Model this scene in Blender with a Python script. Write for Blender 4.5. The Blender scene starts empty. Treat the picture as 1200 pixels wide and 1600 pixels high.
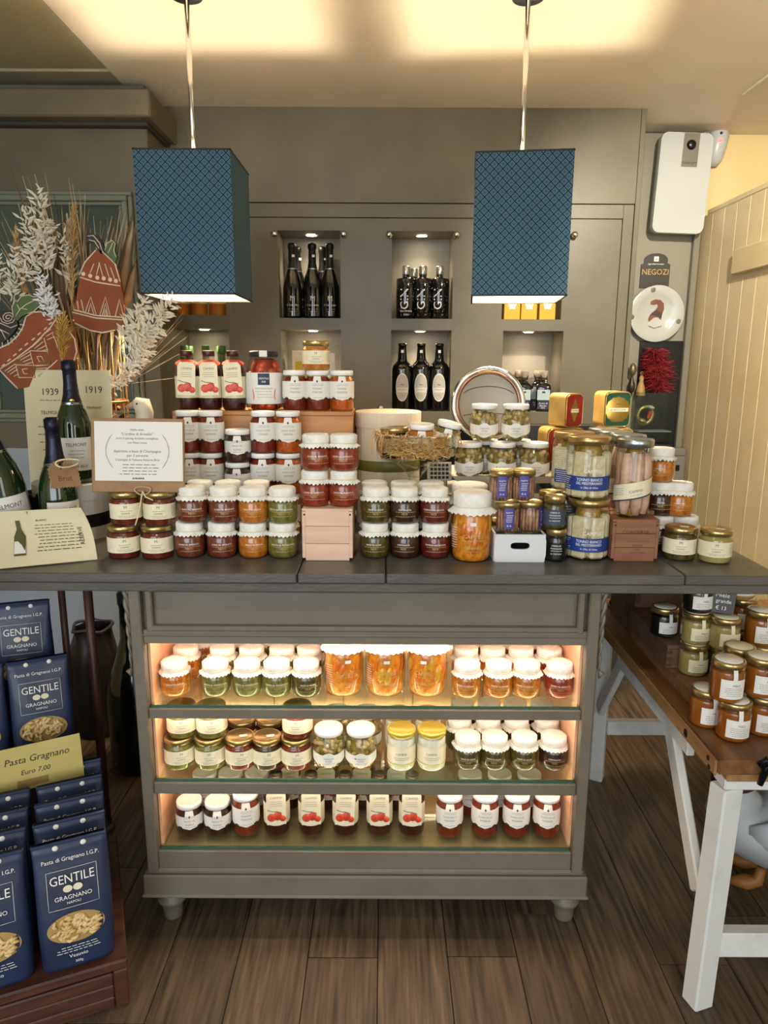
import bpy, bmesh, math, random
from mathutils import Vector, Matrix
random.seed(7)
PI = math.pi
sc = bpy.context.scene
C = sc.collection

# ------------------------------------------------------------------ camera
F = 1110.0; CAMH = 1.42; PITCH = math.radians(11.9); ROLL = math.radians(0.28)
CM = (Matrix.Rotation(PI/2 - PITCH, 4, 'X') @ Matrix.Rotation(ROLL, 4, 'Z'))
cd = bpy.data.cameras.new('camera'); cam = bpy.data.objects.new('camera', cd); C.objects.link(cam)
cd.sensor_fit = 'VERTICAL'; cd.sensor_height = 36.0; cd.lens = F*36.0/1600.0
cd.clip_start = 0.05; cd.clip_end = 60
cam.matrix_world = Matrix.Translation((0, 0, CAMH)) @ CM
sc.camera = cam
R3 = CM.to_3x3()
AX, AUP, AF = R3 @ Vector((1,0,0)), R3 @ Vector((0,1,0)), R3 @ Vector((0,0,-1))
def ray(px, py): return AX*((px-600)/F) + AUP*((800-py)/F) + AF
def P(px, py, Y):                      # photo pixel -> point on the plane y = Y
    d = ray(px, py); t = Y/d.y; return Vector((d.x*t, Y, CAMH+d.z*t))
def PZ(px, py, z):                     # photo pixel -> point on the plane z
    d = ray(px, py); t = (z-CAMH)/d.z; return Vector((d.x*t, d.y*t, z))
def XA(px, Y, z):                      # x of a thing at depth Y, height z seen in column px
    u = (px-600)/F; dz = z-CAMH
    return (u*(AF.y*Y+AF.z*dz)-(AX.y*Y+AX.z*dz))/(AX.x-u*AF.x)

# ------------------------------------------------------------------ light and exposure
w = bpy.data.worlds.new('world'); sc.world = w; w.use_nodes = True
w.node_tree.nodes['Background'].inputs[0].default_value = (0.80, 0.88, 1.0, 1)
w.node_tree.nodes['Background'].inputs[1].default_value = 0.45
def area(name, loc, target, sx, sy, power, col):
    l = bpy.data.lights.new(name, 'AREA'); l.shape = 'RECTANGLE'; l.size = sx; l.size_y = sy
    l.energy = power; l.color = col
    o = bpy.data.objects.new(name, l); C.objects.link(o); o.location = loc
    o.rotation_euler = (Vector(target)-Vector(loc)).to_track_quat('-Z', 'Y').to_euler()
    return o
# daylight from the shop front behind the photographer
area('shop_window_light', (-1.0, -2.3, 1.5), (-0.1, 2.0, 0.9), 2.6, 2.0, 62, (0.86, 0.93, 1.0))
area('shop_door_light', (1.7, -2.2, 1.3), (0.3, 2.0, 0.8), 1.0, 2.0, 16, (1.0, 0.95, 0.86))
def spot(name, loc, target, power, ang, col, blend=.6, size=.03):       # ceiling spotlights over the photographer
    l = bpy.data.lights.new(name, 'SPOT'); l.energy = power; l.spot_size = math.radians(ang); l.spot_blend = blend; l.color = col; l.shadow_soft_size = size
    o = bpy.data.objects.new(name, l); C.objects.link(o); o.location = loc
    o.rotation_euler = (Vector(target)-Vector(loc)).to_track_quat('-Z', 'Y').to_euler()
spot('ceiling_spot_door', (1.0, 1.5, 2.40), (1.47, 2.9, 1.3), 125, 95, (1, .90, .72))
spot('ceiling_spot_counter', (-.2, .55, 2.40), (0.0, 1.9, 1.05), 20, 60, (1, .92, .8))
sc.view_settings.view_transform = 'Standard'; sc.view_settings.look = 'None'
sc.view_settings.gamma = 1.0; sc.view_settings.use_curve_mapping = False
sc.view_settings.exposure = 0.55
try: sc.cycles.transparent_max_bounces = 24
except Exception: pass

# ------------------------------------------------------------------ materials
def lin(c):
    if isinstance(c, str):
        c = [int(c[i:i+2], 16)/255 for i in (0, 2, 4)]
    return tuple((x/12.92 if x <= .04045 else ((x+.055)/1.055)**2.4) for x in c) + (1,)
MATS = {}
def mat(name, c, rough=.5, metal=0, c2=None, scale=20, stretch=None, bump=0, bscale=None, coat=0, trans=0, sss=0, detail=4, lo=.35, hi=.65, rnd=0, spec=.5):
    if name in MATS: return MATS[name]
    m = bpy.data.materials.new(name); m.use_nodes = True; nt = m.node_tree; N = nt.nodes; L = nt.links
    b = N['Principled BSDF']; b.inputs['Roughness'].default_value = rough; b.inputs['Metallic'].default_value = metal
    b.inputs['Base Color'].default_value = lin(c); b.inputs['Coat Weight'].default_value = coat; b.inputs['Coat Roughness'].default_value = .06
    b.inputs['Specular IOR Level'].default_value = spec
    if trans: b.inputs['Transmission Weight'].default_value = trans
    if sss:
        b.inputs['Subsurface Weight'].default_value = sss; b.inputs['Subsurface Radius'].default_value = (.02, .01, .006)
    tc = mp = None
    if c2 or bump:
        tc = N.new('ShaderNodeTexCoord'); mp = N.new('ShaderNodeMapping'); L.new(tc.outputs['Object'], mp.inputs[0])
        if stretch: mp.inputs['Scale'].default_value = stretch
        if rnd:
            oi = N.new('ShaderNodeObjectInfo'); cx = N.new('ShaderNodeCombineXYZ'); mu = N.new('ShaderNodeMath'); mu.operation = 'MULTIPLY'; mu.inputs[1].default_value = 37
            L.new(oi.outputs['Random'], mu.inputs[0])
            for i in range(3): L.new(mu.outputs[0], cx.inputs[i])
            L.new(cx.outputs[0], mp.inputs['Location'])
        nz = N.new('ShaderNodeTexNoise'); nz.inputs['Scale'].default_value = scale; nz.inputs['Detail'].default_value = detail
        L.new(mp.outputs[0], nz.inputs['Vector'])
        if c2:
            r = N.new('ShaderNodeValToRGB'); r.color_ramp.elements[0].position = lo; r.color_ramp.elements[1].position = hi
            r.color_ramp.elements[0].color = lin(c); r.color_ramp.elements[1].color = lin(c2)
            L.new(nz.outputs['Fac'], r.inputs[0])
            out = r.outputs[0]
            if rnd:
                hs = N.new('ShaderNodeHueSaturation'); ma = N.new('ShaderNodeMapRange')
                ma.inputs['To Min'].default_value = 1-rnd; ma.inputs['To Max'].default_value = 1+rnd
                L.new(oi.outputs['Random'], ma.inputs['Value']); L.new(ma.outputs[0], hs.inputs['Value']); L.new(out, hs.inputs['Color']); out = hs.outputs[0]
            L.new(out, b.inputs['Base Color'])
        if bump:
            n2 = nz
            if bscale:
                n2 = N.new('ShaderNodeTexNoise'); n2.inputs['Scale'].default_value = bscale; n2.inputs['Detail'].default_value = 3; L.new(mp.outputs[0], n2.inputs['Vector'])
            bp = N.new('ShaderNodeBump'); bp.inputs['Strength'].default_value = bump; bp.inputs['Distance'].default_value = .003
            L.new(n2.outputs['Fac'], bp.inputs['Height']); L.new(bp.outputs[0], b.inputs['Normal'])
    MATS[name] = m; return m
def glass(name, tint='ffffff', ior=1.45, rough=.02, edge=1.0):   # thin clear glass: see-through with Fresnel reflections
    if name in MATS: return MATS[name]
    m = bpy.data.materials.new(name); m.use_nodes = True; nt = m.node_tree; N = nt.nodes; L = nt.links
    N.remove(N['Principled BSDF'])
    t = N.new('ShaderNodeBsdfTransparent'); t.inputs[0].default_value = lin(tint)
    g = N.new('ShaderNodeBsdfGlossy'); g.inputs['Roughness'].default_value = rough
    f = N.new('ShaderNodeFresnel'); ge = N.new('ShaderNodeNewGeometry'); mr = N.new('ShaderNodeMapRange')   # same reflectance on both faces
    mr.inputs['To Min'].default_value = ior; mr.inputs['To Max'].default_value = 1/ior
    L.new(ge.outputs['Backfacing'], mr.inputs['Value']); L.new(mr.outputs[0], f.inputs[0])
    mx = N.new('ShaderNodeMixShader'); L.new(f.outputs[0], mx.inputs[0]); L.new(t.outputs[0], mx.inputs[1]); L.new(g.outputs[0], mx.inputs[2])
    L.new(mx.outputs[0], N['Material Output'].inputs[0]); MATS[name] = m; return m
def emit(name, c, s):
    if name in MATS: return MATS[name]
    m = bpy.data.materials.new(name); m.use_nodes = True; b = m.node_tree.nodes['Principled BSDF']
    b.inputs['Base Color'].default_value = lin(c); b.inputs['Emission Color'].default_value = lin(c); b.inputs['Emission Strength'].default_value = s
    MATS[name] = m; return m

# ------------------------------------------------------------------ mesh building
class MB:
    def __init__(s): s.v = []; s.f = []; s.m = []; s.sm = []; s.mats = []
    def mi(s, m):
        if m not in s.mats: s.mats.append(m)
        return s.mats.index(m)
    def add(s, vs, fs, m, smooth=False, T=None):
        k = len(s.v); i = s.mi(m)
        s.v += [tuple(T @ Vector(v)) if T is not None else tuple(v) for v in vs]
        for f in fs: s.f.append(tuple(k+j for j in f)); s.m.append(i); s.sm.append(smooth)
        return s
    def box(s, c, d, m, b=0, T=None):
        hx, hy, hz = d[0]/2, d[1]/2, d[2]/2; b = min(b, hx*.9, hy*.9, hz*.9)
        if b <= 0:
            vs = [(c[0]+x*hx, c[1]+y*hy, c[2]+z*hz) for x in (-1,1) for y in (-1,1) for z in (-1,1)]
            return s.add(vs, [(0,1,3,2),(4,6,7,5),(0,4,5,1),(2,3,7,6),(0,2,6,4),(1,5,7,3)], m, T=T)
        vs = []; ix = {}
        for x in (-1,1):
            for y in (-1,1):
                for z in (-1,1):
                    for a in range(3):
                        p = [x*hx, y*hy, z*hz]
                        for q in range(3):
                            if q != a: p[q] -= (x,y,z)[q]*b
                        ix[(x,y,z,a)] = len(vs); vs.append((c[0]+p[0], c[1]+p[1], c[2]+p[2]))
        fs = []
        for a in range(3):
            u, w = (a+1)%3, (a+2)%3
            for sg in (-1,1):
                q = []
                for su, sw in ((-1,-1),(1,-1),(1,1),(-1,1)):
                    k = [0,0,0]; k[a]=sg; k[u]=su; k[w]=sw; q.append(ix[(*k,a)])
                fs.append(q if sg > 0 else q[::-1])
            for su in (-1,1):
                for sw in (-1,1):
                    k0=[0,0,0]; k1=[0,0,0]; k0[a]=-1; k1[a]=1
                    for k in (k0,k1): k[u]=su; k[w]=sw
                    q = [ix[(*k0,u)], ix[(*k1,u)], ix[(*k1,w)], ix[(*k0,w)]]
                    fs.append(q if su*sw > 0 else q[::-1])
        for x in (-1,1):
            for y in (-1,1):
                for z in (-1,1):
                    q = [ix[(x,y,z,a)] for a in range(3)]; fs.append(q if x*y*z > 0 else q[::-1])
        return s.add(vs, fs, m, T=T)
    def lathe(s, prof, m, seg=24, T=None, mod=None, smooth=True, sq=None):
        vs = []; fs = []; rows = []
        for k, (r, z) in enumerate(prof):
            if r < 1e-6: rows.append([len(vs)]); vs.append((0,0,z)); continue
            row = []
            for i in range(seg):
                a = 2*PI*i/seg; dr, dz = mod(i, k, a) if mod else (0, 0)
                ra = r+dr
                if sq: ra *= sq(a)
                row.append(len(vs)); vs.append(((ra)*math.cos(a), (ra)*math.sin(a), z+dz))
            rows.append(row)
        for a, b in zip(rows, rows[1:]):
            if len(a) == 1 and len(b) == 1: continue
            for i in range(seg):
                j = (i+1) % seg
                if len(a) == 1: fs.append((a[0], b[j], b[i]))
                elif len(b) == 1: fs.append((a[i], a[j], b[0]))
                else: fs.append((a[i], a[j], b[j], b[i]))
        return s.add(vs, fs, m, smooth, T)
    def tube(s, pts, r, m, seg=8, T=None, closed=False, smooth=True, cap=True, sx=1.0):
        pts = [Vector(p) for p in pts]; n = len(pts); rs = r if isinstance(r, (list, tuple)) else [r]*n
        vs = []; fs = []; up = None
        for i, p in enumerate(pts):
            if closed: t = (pts[(i+1)%n]-pts[i-1])
            else: t = pts[min(i+1,n-1)]-pts[max(i-1,0)]
            if t.length < 1e-9: t = Vector((0,0,1))
            t.normalize()
            if up is None:
                up = Vector((0,0,1)) if abs(t.z) < .9 else Vector((0,-1,0))
            up = (up - t*up.dot(t))
            if up.length < 1e-6: up = t.orthogonal()
            up.normalize(); sd = t.cross(up)
            for k in range(seg):
                a = 2*PI*k/seg; vs.append(p + (sd*math.cos(a)*sx + up*math.sin(a))*rs[i])
        for i in range(n if closed else n-1):
            for k in range(seg):
                a, b = i*seg+k, i*seg+(k+1)%seg; j = (i+1) % n
                fs.append((a, b, j*seg+(k+1)%seg, j*seg+k))
        if cap and not closed:
            fs.append(tuple(range(seg))[::-1]); fs.append(tuple((n-1)*seg+k for k in range(seg)))
        return s.add(vs, fs, m, smooth, T)
    def prism(s, out, d, m, T=None, smooth=False):      # outline in xz, extruded along y from 0 to d
        n = len(out)
        vs = [(x, 0, z) for x, z in out] + [(x, d, z) for x, z in out]
        fs = [tuple(range(n)), tuple(range(2*n-1, n-1, -1))] + [(i+n, (i+1)%n+n, (i+1)%n, i) for i in range(n)]
        return s.add(vs, fs, m, smooth, T)
    def mesh(s, name):
        me = bpy.data.meshes.new(name); me.from_pydata(s.v, [], s.f)
        for m in s.mats: me.materials.append(m)
        me.polygons.foreach_set('material_index', s.m); me.polygons.foreach_set('use_smooth', s.sm); me.update(); return me
def new(name, me, parent=None, loc=(0,0,0), rot=(0,0,0), kind=None, label=None):
    if isinstance(me, MB): me = me.mesh(name)
    o = bpy.data.objects.new(name, me); C.objects.link(o); o.location = loc; o.rotation_euler = rot
    if parent: o.parent = parent
    if kind: o['kind'] = kind
    if label: o['label'] = label
    return o
def tag(o, label, cat, group=None):
    o['label'] = label; o['category'] = cat
    if group: o['group'] = group
    return o
def thing(name, label, cat, loc=(0,0,0), rot=(0,0,0), group=None):
    o = bpy.data.objects.new(name, None); C.objects.link(o); o.location = loc
    o.rotation_euler = rot if isinstance(rot, (tuple, list)) else (0,0,rot); o.empty_display_size = .05
    return tag(o, label, cat, group)
def struct(name, me, parent=None, **k):
    return new(name, me, parent, kind=None if parent else 'structure', **k)
def plant_tree(specs, parent):          # [(name, mesh, children), ...]
    for sp in specs:
        o = new(sp[0], sp[1], parent)
        if len(sp) > 3 and sp[3]: o['kind'] = sp[3]
        if len(sp) > 2 and sp[2]: plant_tree(sp[2], o)
BX = lambda c, d, m, b=0, T=None: MB().box(c, d, m, b, T)
# ------------------------------------------------------------------ lettering
TXT = {}
def text2d(s, size):
    if s not in TXT:
        cu = bpy.data.curves.new('txt', 'FONT'); cu.body = s; cu.size = 1; cu.align_x = 'CENTER'; cu.align_y = 'CENTER'; cu.resolution_u = 2
        o = bpy.data.objects.new('txt', cu); me = bpy.data.meshes.new_from_object(o)
        TXT[s] = ([tuple(v.co[:2]) for v in me.vertices], [tuple(p.vertices) for p in me.polygons])
        bpy.data.objects.remove(o); bpy.data.curves.remove(cu); bpy.data.meshes.remove(me)
    v, f = TXT[s]; return [(x*size, y*size) for x, y in v], f
def bars2d(width, n, pitch, th, seed=0):       # rows of print too small to read
    r = random.Random(seed); v = []; f = []
    for i in range(n):
        z = -i*pitch; x = -width/2*r.uniform(.7, 1)
        while x < width/2*.9:
            l = r.uniform(.05, .16)*width; k = len(v)
            v += [(x, z-th/2), (x+l, z-th/2), (x+l, z+th/2), (x, z+th/2)]; f.append((k, k+1, k+2, k+3)); x += l+.03*width
    return v, f
def print_on(mb, items, m, fn, T=None):        # items: (kind, args..., x, z); fn maps (x,z) -> 3d point
    for it in items:
        if it[0] == 't': (v, f), x0, z0 = text2d(it[1], it[2]), it[3], it[4]; sx = it[5] if len(it) > 5 else 1
        else: (v, f), x0, z0 = bars2d(it[1], it[2], it[3], it[4], seed=it[2]*7+int(it[1]*9999)), it[5], it[6]; sx = 1
        mb.add([fn(x0+x*sx, z0+y) for x, y in v], f, m, T=T)
    return mb
# ------------------------------------------------------------------ the room
PAINT = mat('olive_grey_paint', '5c5645', .42, c2='645e4b', scale=6, bump=.08, bscale=90)
PAINT_D = mat('shadow_gap', '35332b', .7)
NICHE = mat('niche_paint', '8a8270', .5)
CEIL = mat('ceiling_plaster', 'e4dcca', .55, c2='e9e2d2', scale=3)
CREAM = mat('cream_paint', 'd6bd85', .5, c2='dcc58f', scale=4)
CREAM2 = mat('cream_door_paint', 'dfcb98', .42, c2='e5d4a6', scale=5, bump=.06, bscale=60)
PALE = mat('pale_paint_daylight_tint', '97a3b0', .5)  # pale paint with the bluish tint of daylight mixed into its colour
BLACK = mat('black_lacquer', '0c0c0d', .3)
CHROME = mat('chrome', 'd8d8d6', .12, 1)
STEEL = mat('brushed_steel', 'b8b8b6', .28, 1)
GOLD = mat('gold_tin', 'c9a85a', .25, 1)
FLOORM = mat('floor_oak_vinyl', '30271d', .5, c2='6b5a47', scale=9, stretch=(9, .55, 9), bump=.25, rnd=.16, lo=.3, hi=.72, detail=8)
GROUT = mat('plank_gap', '1e1712', .8)
ZC = 2.446                                     # ceiling height
YW = 3.2                                       # panelled back wall
fl = struct('floor', BX((0, .55, -.03), (5.2, 6.4, .05), GROUT))
pw = .17; random.seed(3)
pm = {}
for i in range(-17, 12):
    x0 = .67 + (i-1)*pw
    if x0 < -2.2 or x0 > 1.7: continue
    y = .75 + (-.516 if i == 1 else random.uniform(-.9, -.05))
    while y < 3.6:
        L_ = 1.22; me = pm.setdefault('p', BX((0, 0, 0), (pw-.0026, L_-.0026, .012), FLOORM, 0).mesh('plank'))
        if y+L_ > .6: new('plank', me, fl, (x0+pw/2, y+L_/2, -.006))
        y += L_
# ceiling: plaster field and, left of it, a slightly higher boarded strip
ce = struct('ceiling', BX((.75, .7, ZC+.03), (3.5, 6.2, .06), CEIL))
CB = mat('ceiling_board_paint', 'a5a084', .5)
yb = -.3
for k in range(9):
    new('ceiling_board', BX((-1.75, yb+.225, ZC+.024-.006*(k % 2)), (1.5, .444, .03), CB, .004), ce); yb += .45
new('ceiling_bead', BX((1.385, 2.4, ZC-.004), (.014, 1.26, .008), CEIL, .003), ce)
# outer shell of the shop (out of frame, keeps the light in)
struct('wall_left', BX((-2.45, .6, 1.2), (.1, 6.2, 2.7), CREAM))
struct('wall_right', BX((2.45, .6, 1.2), (.1, 6.2, 2.7), CREAM))
struct('wall_far', BX((1.75, 3.56, 1.22), (1.5, .06, 2.45), CREAM))
# panelled wall with niches
def zy(py, px=600): return P(px, py, YW).z
def xw(px, py): return P(px, py, YW).x
WX0, WX1 = -1.0, xw(993, 420)
ztop, zr1, zr0, zb = ZC, zy(318), zy(340), zy(661)
NI = []                                        # niches: x0,x1,z0,z1
for (a, b, t, q) in ((268, 359, 360, 492), (435, 532, 360, 497), (612, 708, 361, 498), (786, 880, 362, 499),
                     (266, 360, 513, 640), (440, 533, 515, 641), (611, 704, 516, 643), (784, 877, 517, 644)):
    c = (t+q)/2; NI.append((xw(a, c), xw(b, c), P((a+b)/2, q, YW).z, P((a+b)/2, t, YW).z))
xs = sorted({WX0, xw(968, 420)-.003} | {round(v, 5) for n in NI for v in n[:2]}); zs = sorted({zb, zr0-.003} | {round(v, 5) for n in NI for v in n[2:]})
mb = MB()
ND = .21
def inn(x, z): return any(n[0] < x < n[1] and n[2] < z < n[3] for n in NI)
for a, b in zip(xs, xs[1:]):
    for c, d in zip(zs, zs[1:]):
        if b-a < 1e-4 or d-c < 1e-4 or inn((a+b)/2, (c+d)/2): continue
        mb.add([(a, YW, c), (b, YW, c), (b, YW, d), (a, YW, d)], [(0, 1, 2, 3)], PAINT)
for x0, x1, z0, z1 in NI:
    y0, y1 = YW, YW+ND
    mb.add([(x0,y0,z0),(x1,y0,z0),(x1,y0,z1),(x0,y0,z1),(x0,y1,z0),(x1,y1,z0),(x1,y1,z1),(x0,y1,z1)],
           [(4,5,6,7),(0,1,5,4),(3,7,6,2),(0,4,7,3),(1,2,6,5)], NICHE)
wb = struct('wall_back', mb)
new('wall_core', BX((.04, YW+.25, 1.22), (2.1, .03, 2.44), PAINT_D), wb)
def board(name, x0, x1, z0, z1, y=YW, d=.02, m=PAINT, par=wb):
    return new(name, BX(((x0+x1)/2, y+d/2, (z0+z1)/2), (x1-x0, d, z1-z0), m, .0015), par)
XS = xw(968, 420)
board('upper_panel', WX0, WX1-.022, zr1+.003, ZC)
board('rail', WX0, XS, zr0, zr1)
board('stile', XS, WX1-.024, zb, zr1); board('corner_post', WX1-.021, WX1, zb, ZC, d=.3)
board('lower_ledge', WX0, WX1, zy(664), zb-.002, y=YW-.012, d=.03)
KN = MB().lathe([(0,0),(.007,0),(.006,.008),(.012,.014),(.0145,.022),(.012,.030),(.006,.034),(0,.0345)], CHROME, 16, T=Matrix.Rotation(PI/2, 4, 'X')).mesh('knob')
for px, py in ((430,367),(537,367),(608,368),(713,368),(896,368),(595,637),(716,637),(267,633)):
    new('knob', KN, wb, P(px, py, YW))
SPOT = MB().lathe([(0,-.002),(.022,-.002),(.024,0)], emit('led_glow', 'fff1d6', 26), 16).mesh('spot_lens')
RING = MB().lathe([(.024,0),(.028,-.003),(.031,0)], CHROME, 16).mesh('spot_ring')
for i, (x0, x1, z0, z1) in enumerate(NI):
    d = thing('niche_downlight', '%s recessed round downlight in the %s niche of the %s row' % ('small', ['first','second','third','fourth'][i % 4], 'upper' if i < 4 else 'lower'), 'light', ((x0+x1)/2, YW+.11, z1-.001), group='niche downlights')
    new('spot_lens', SPOT, d); new('spot_ring', RING, d)
    l = bpy.data.lights.new('niche_spot', 'SPOT'); l.energy = 3.0 if i not in (0,) else 1.2; l.spot_size = math.radians(125); l.spot_blend = .8; l.shadow_soft_size = .02; l.color = (1, .86, .66)
    o = bpy.data.objects.new('niche_spot', l); C.objects.link(o); o.parent = d; o.location = (0, 0, -.006)
# dark back counter recess below the niches
struct('wall_recess', BX((0.05, YW+.15, .55), (2.0, .05, 1.3), BLACK))
bc = thing('back_counter', 'black back counter slab under the wall niches', 'counter', (0.1, 3.0, 0))
new('slab', BX((0, 0, .93), (1.84, .34, .05), BLACK, .004), bc); new('cabinet_body', BX((0, .02, .455), (1.82, .3, .9), mat('back_counter_grey', '3a3833', .5), .003), bc)
# left cabinet unit standing proud of the wall, with cornice and glazed frame
YL = 2.95; XL = P(235, 300, YL).x
lu = struct('wall_left_unit', BX(((XL-2.4)/2, YL+.3, 1.22), (2.4+XL, .6, 2.44), PAINT, .004))
zc0, zc1 = P(200, 182, YL-.1).z, P(200, 137, YL-.1).z
new('cornice', BX(((XL-2.36)/2+.012, YL+.22, (zc0+zc1)/2), (2.4+XL+.03, .64, zc1-zc0), PAINT, .006), lu)
new('cornice_step', BX(((XL-2.38)/2, YL+.27, zc0-.006), (2.4+XL+.012, .62, .014), PAINT_D, .002), lu)
zpl = P(130, 905, YL).z
new('lower_panel', BX(((XL-2.4)/2, YL-.006, (zpl+.04)/2+.3), (2.38+XL, .012, zpl+.5), PALE, .002), lu)
new('skirting', BX(((XL-2.4)/2, YL-.012, .03), (2.38+XL, .02, .06), PAINT_D, .002), lu)
fr = thing('framed_glass', 'moulded olive frame with dark green glass on left cabinet unit', 'frame', (0, YL, 0))
FG = mat('green_dark_glass', '46574f', .12, c2='3a4a44', scale=3)
fx1, fzt, fzb = P(211, 400, YL-.02).x, P(100, 298, YL-.02).z, P(100, 660, YL-.02).z; fx0 = -1.62
for k, (o_, wd, dp) in enumerate(((0, .016, .018), (.016, .022, .03), (.038, .014, .02))):
    for nm, c, d in (('frame_rail', ((fx0+fx1)/2, -dp/2-.002, fzt-o_-wd/2), (fx1-fx0-2*o_, dp, wd)), ('frame_rail', ((fx0+fx1)/2, -dp/2-.002, fzb+o_+wd/2), (fx1-fx0-2*o_, dp, wd)),
                     ('frame_stile', (fx1-o_-wd/2, -dp/2-.002, (fzt+fzb)/2), (wd, dp, fzt-fzb-2*o_-2*wd)), ('frame_stile', (fx0+o_+wd/2, -dp/2-.002, (fzt+fzb)/2), (wd, dp, fzt-fzb-2*o_-2*wd))):
        new(nm, BX(c, d, mat('frame_paint', '6d7361', .4), .003), fr)
new('pane', BX(((fx0+fx1)/2, -.006, (fzt+fzb)/2), (fx1-fx0-.06, .006, fzt-fzb-.06), FG), fr)
# pillar right of the niches, with the things hung on it
YP = 3.5
PILL = mat('pillar_paint', '8d8877', .5)
xa, xb = .98, P(1052, 690, YP).x+.005
pil = struct('wall_pillar', BX(((xa+xb)/2, YP+.06, 1.22), (xb-xa, .12, 2.44), PILL))
new('corner_trim', BX((xb+.012, YP+.03, 1.22), (.03, .12, 2.44), mat('pillar_trim', '7d7868', .5), .003), pil)
# plank door standing open, seen along its face
XD = 1.47; dr = struct('door_1', BX((XD+.03, 2.8, 1.04), (.03, 1.3, 2.07), CREAM2))
yb = 2.16
dm = BX((0, 0, 0), (.016, .1075, 2.08), CREAM2, .0008).mesh('plank')
while yb < 3.44:
    new('plank', dm, dr, (XD+.008, yb+.055, 1.045)); yb += .112
zbt = P(1160, 430, 2.9).z
new('batten', BX((XD-.012, 2.62, 1.835), (.024, 1.0, .1), CREAM2, .004), dr)
new('batten', BX((XD-.012, 2.62, .35), (.024, 1.0, .1), CREAM2, .004), dr)
new('door_top_rail', BX((XD+.012, 2.8, 2.095), (.03, 1.3, .022), CREAM2, .003), dr)
# ------------------------------------------------------------------ counter with lit display shelves
ZT = .95; YE = 1.545; YF = 1.585
TOPM = mat('worn_grey_worktop', '4a4742', .34, c2='5c5852', scale=7, stretch=(1, 3, 3), bump=.22, bscale=55, lo=.3, hi=.75)
CABM = mat('taupe_cabinet_paint', '675f52', .45, c2='6f685b', scale=8, bump=.12, bscale=70)
INW = mat('peach_pine_lining', 'd9a27c', .45, c2='e6b48f', scale=5, stretch=(1, 1, 7))
SHELFG = glass('shelf_glass', 'e6f2ec', 1.5)
EDGE = mat('green_glass_edge', '2f5a4c', .15)
ct = thing('worktop', 'worn grey plank worktop carrying the jar pyramids', 'worktop')
cuts = [-1.55, XA(464, YE, ZT), XA(603, YE, ZT), XA(1072, YE, ZT), .905]
for k, (a, b) in enumerate(zip(cuts, cuts[1:])):
    me = BX(((a+b)/2, (YE+2.26)/2, ZT-.0115), (b-a-.0025, 2.26-YE-.002*(k % 2), .023), TOPM, .0025)
    new('top_board', me, ct)
new('lower_board', BX(((-1.55+.9)/2, (YE+2.26)/2+.002, ZT-.034), (2.445, 2.255-YE, .0215), TOPM, .002), ct)
ck = thing('display_cabinet', 'taupe painted shop counter cabinet with three lit glass shelves', 'cabinet')
X0, X1 = -.591, .505; YB = 2.12; XI0, XI1 = -.566, .478
zo1, zo0 = .768, .200
CT = ZT-.0462
for x in (X0, X1): new('side_panel', BX((x+(.0125 if x < 0 else -.0125), (YF+YB)/2, (CT+.1)/2), (.025, YB-YF, CT-.1), CABM, .002), ck)
new('back_panel', BX(((X0+X1)/2, YB-.01, (CT+.1)/2), (X1-X0-.05, .02, CT-.1), CABM), ck)
lin_ = [('left', BX((XI0+.004, 1.80, .485), (.006, .40, .60), INW)), ('right', BX((XI1-.002, 1.80, .485), (.006, .40, .60), INW)), ('back', BX(((XI0+XI1)/2, 1.995, .485), (XI1-XI0, .008, .60), INW)),
        ('top', BX(((XI0+XI1)/2, 1.80, .79), (XI1-XI0, .40, .006), INW)), ('bottom', BX(((XI0+XI1)/2, 1.80, .196), (XI1-XI0, .40, .008), INW))]
for n_, me in lin_: new('lining_panel', me, ck)
# joints between the pine boards of the lining
for x in (-.33, -.12, .09, .30): new('lining_joint', BX((x, 1.989, .485), (.003, .004, .59), mat('pine_joint', 'a87250', .6)), ck)
# front frame
new('post', BX((X0+.0125, YF-.004, (CT+.16)/2), (.027, .03, CT-.16), CABM, .003), ck); new('post', BX((X1-.0135, YF-.004, (CT+.16)/2), (.027, .03, CT-.16), CABM, .003), ck)
zd0, zd1 = .802, .893
new('top_rail', BX(((X0+X1)/2, YF+.001, (zo1+zd0)/2), (X1-X0-.05, .022, zd0-zo1), CABM, .002), ck)
new('drawer_panel', BX(((X0+X1)/2, YF+.013, .848), (X1-X0-.05, .014, .108), CABM), ck)
mx = [('moulding', ((X0+X1)/2, YF-.001, zd0+.004), (X1-X0-.07, .024, .012)), ('moulding', ((X0+X1)/2, YF-.001, CT-.0045), (X1-X0-.06, .024, .008)),
      ('moulding', (X0+.043, YF-.001, .85), (.016, .022, .108)), ('moulding', (X1-.043, YF-.001, .85), (.016, .022, .108)), ('moulding', ((X0+X1)/2, YF-.004, zd0-.012), (X1-X0-.04, .02, .006))]
for n_, c, d in mx: new(n_, BX(c, d, CABM, .003), ck)
ZS = (.606, .408, .217)                        # shelf tops
for z, r0, r1 in ((ZS[0], .574, .600), (ZS[1], .371, .402), (ZS[2], .160, .211)):
    new('rail', BX(((XI0+XI1)/2, YF+.004, (r0+r1)/2), (XI1-XI0, .024, r1-r0), CABM, .002), ck)
    g = new('glass_shelf', BX(((XI0+XI1)/2, 1.785, z-.003), (XI1-XI0-.004, .40, .006), SHELFG), ck)
    new('polished_edge', BX(((XI0+XI1)/2, YF-.0005, z-.003), (XI1-XI0-.012, .001, .005), EDGE), g)
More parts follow.
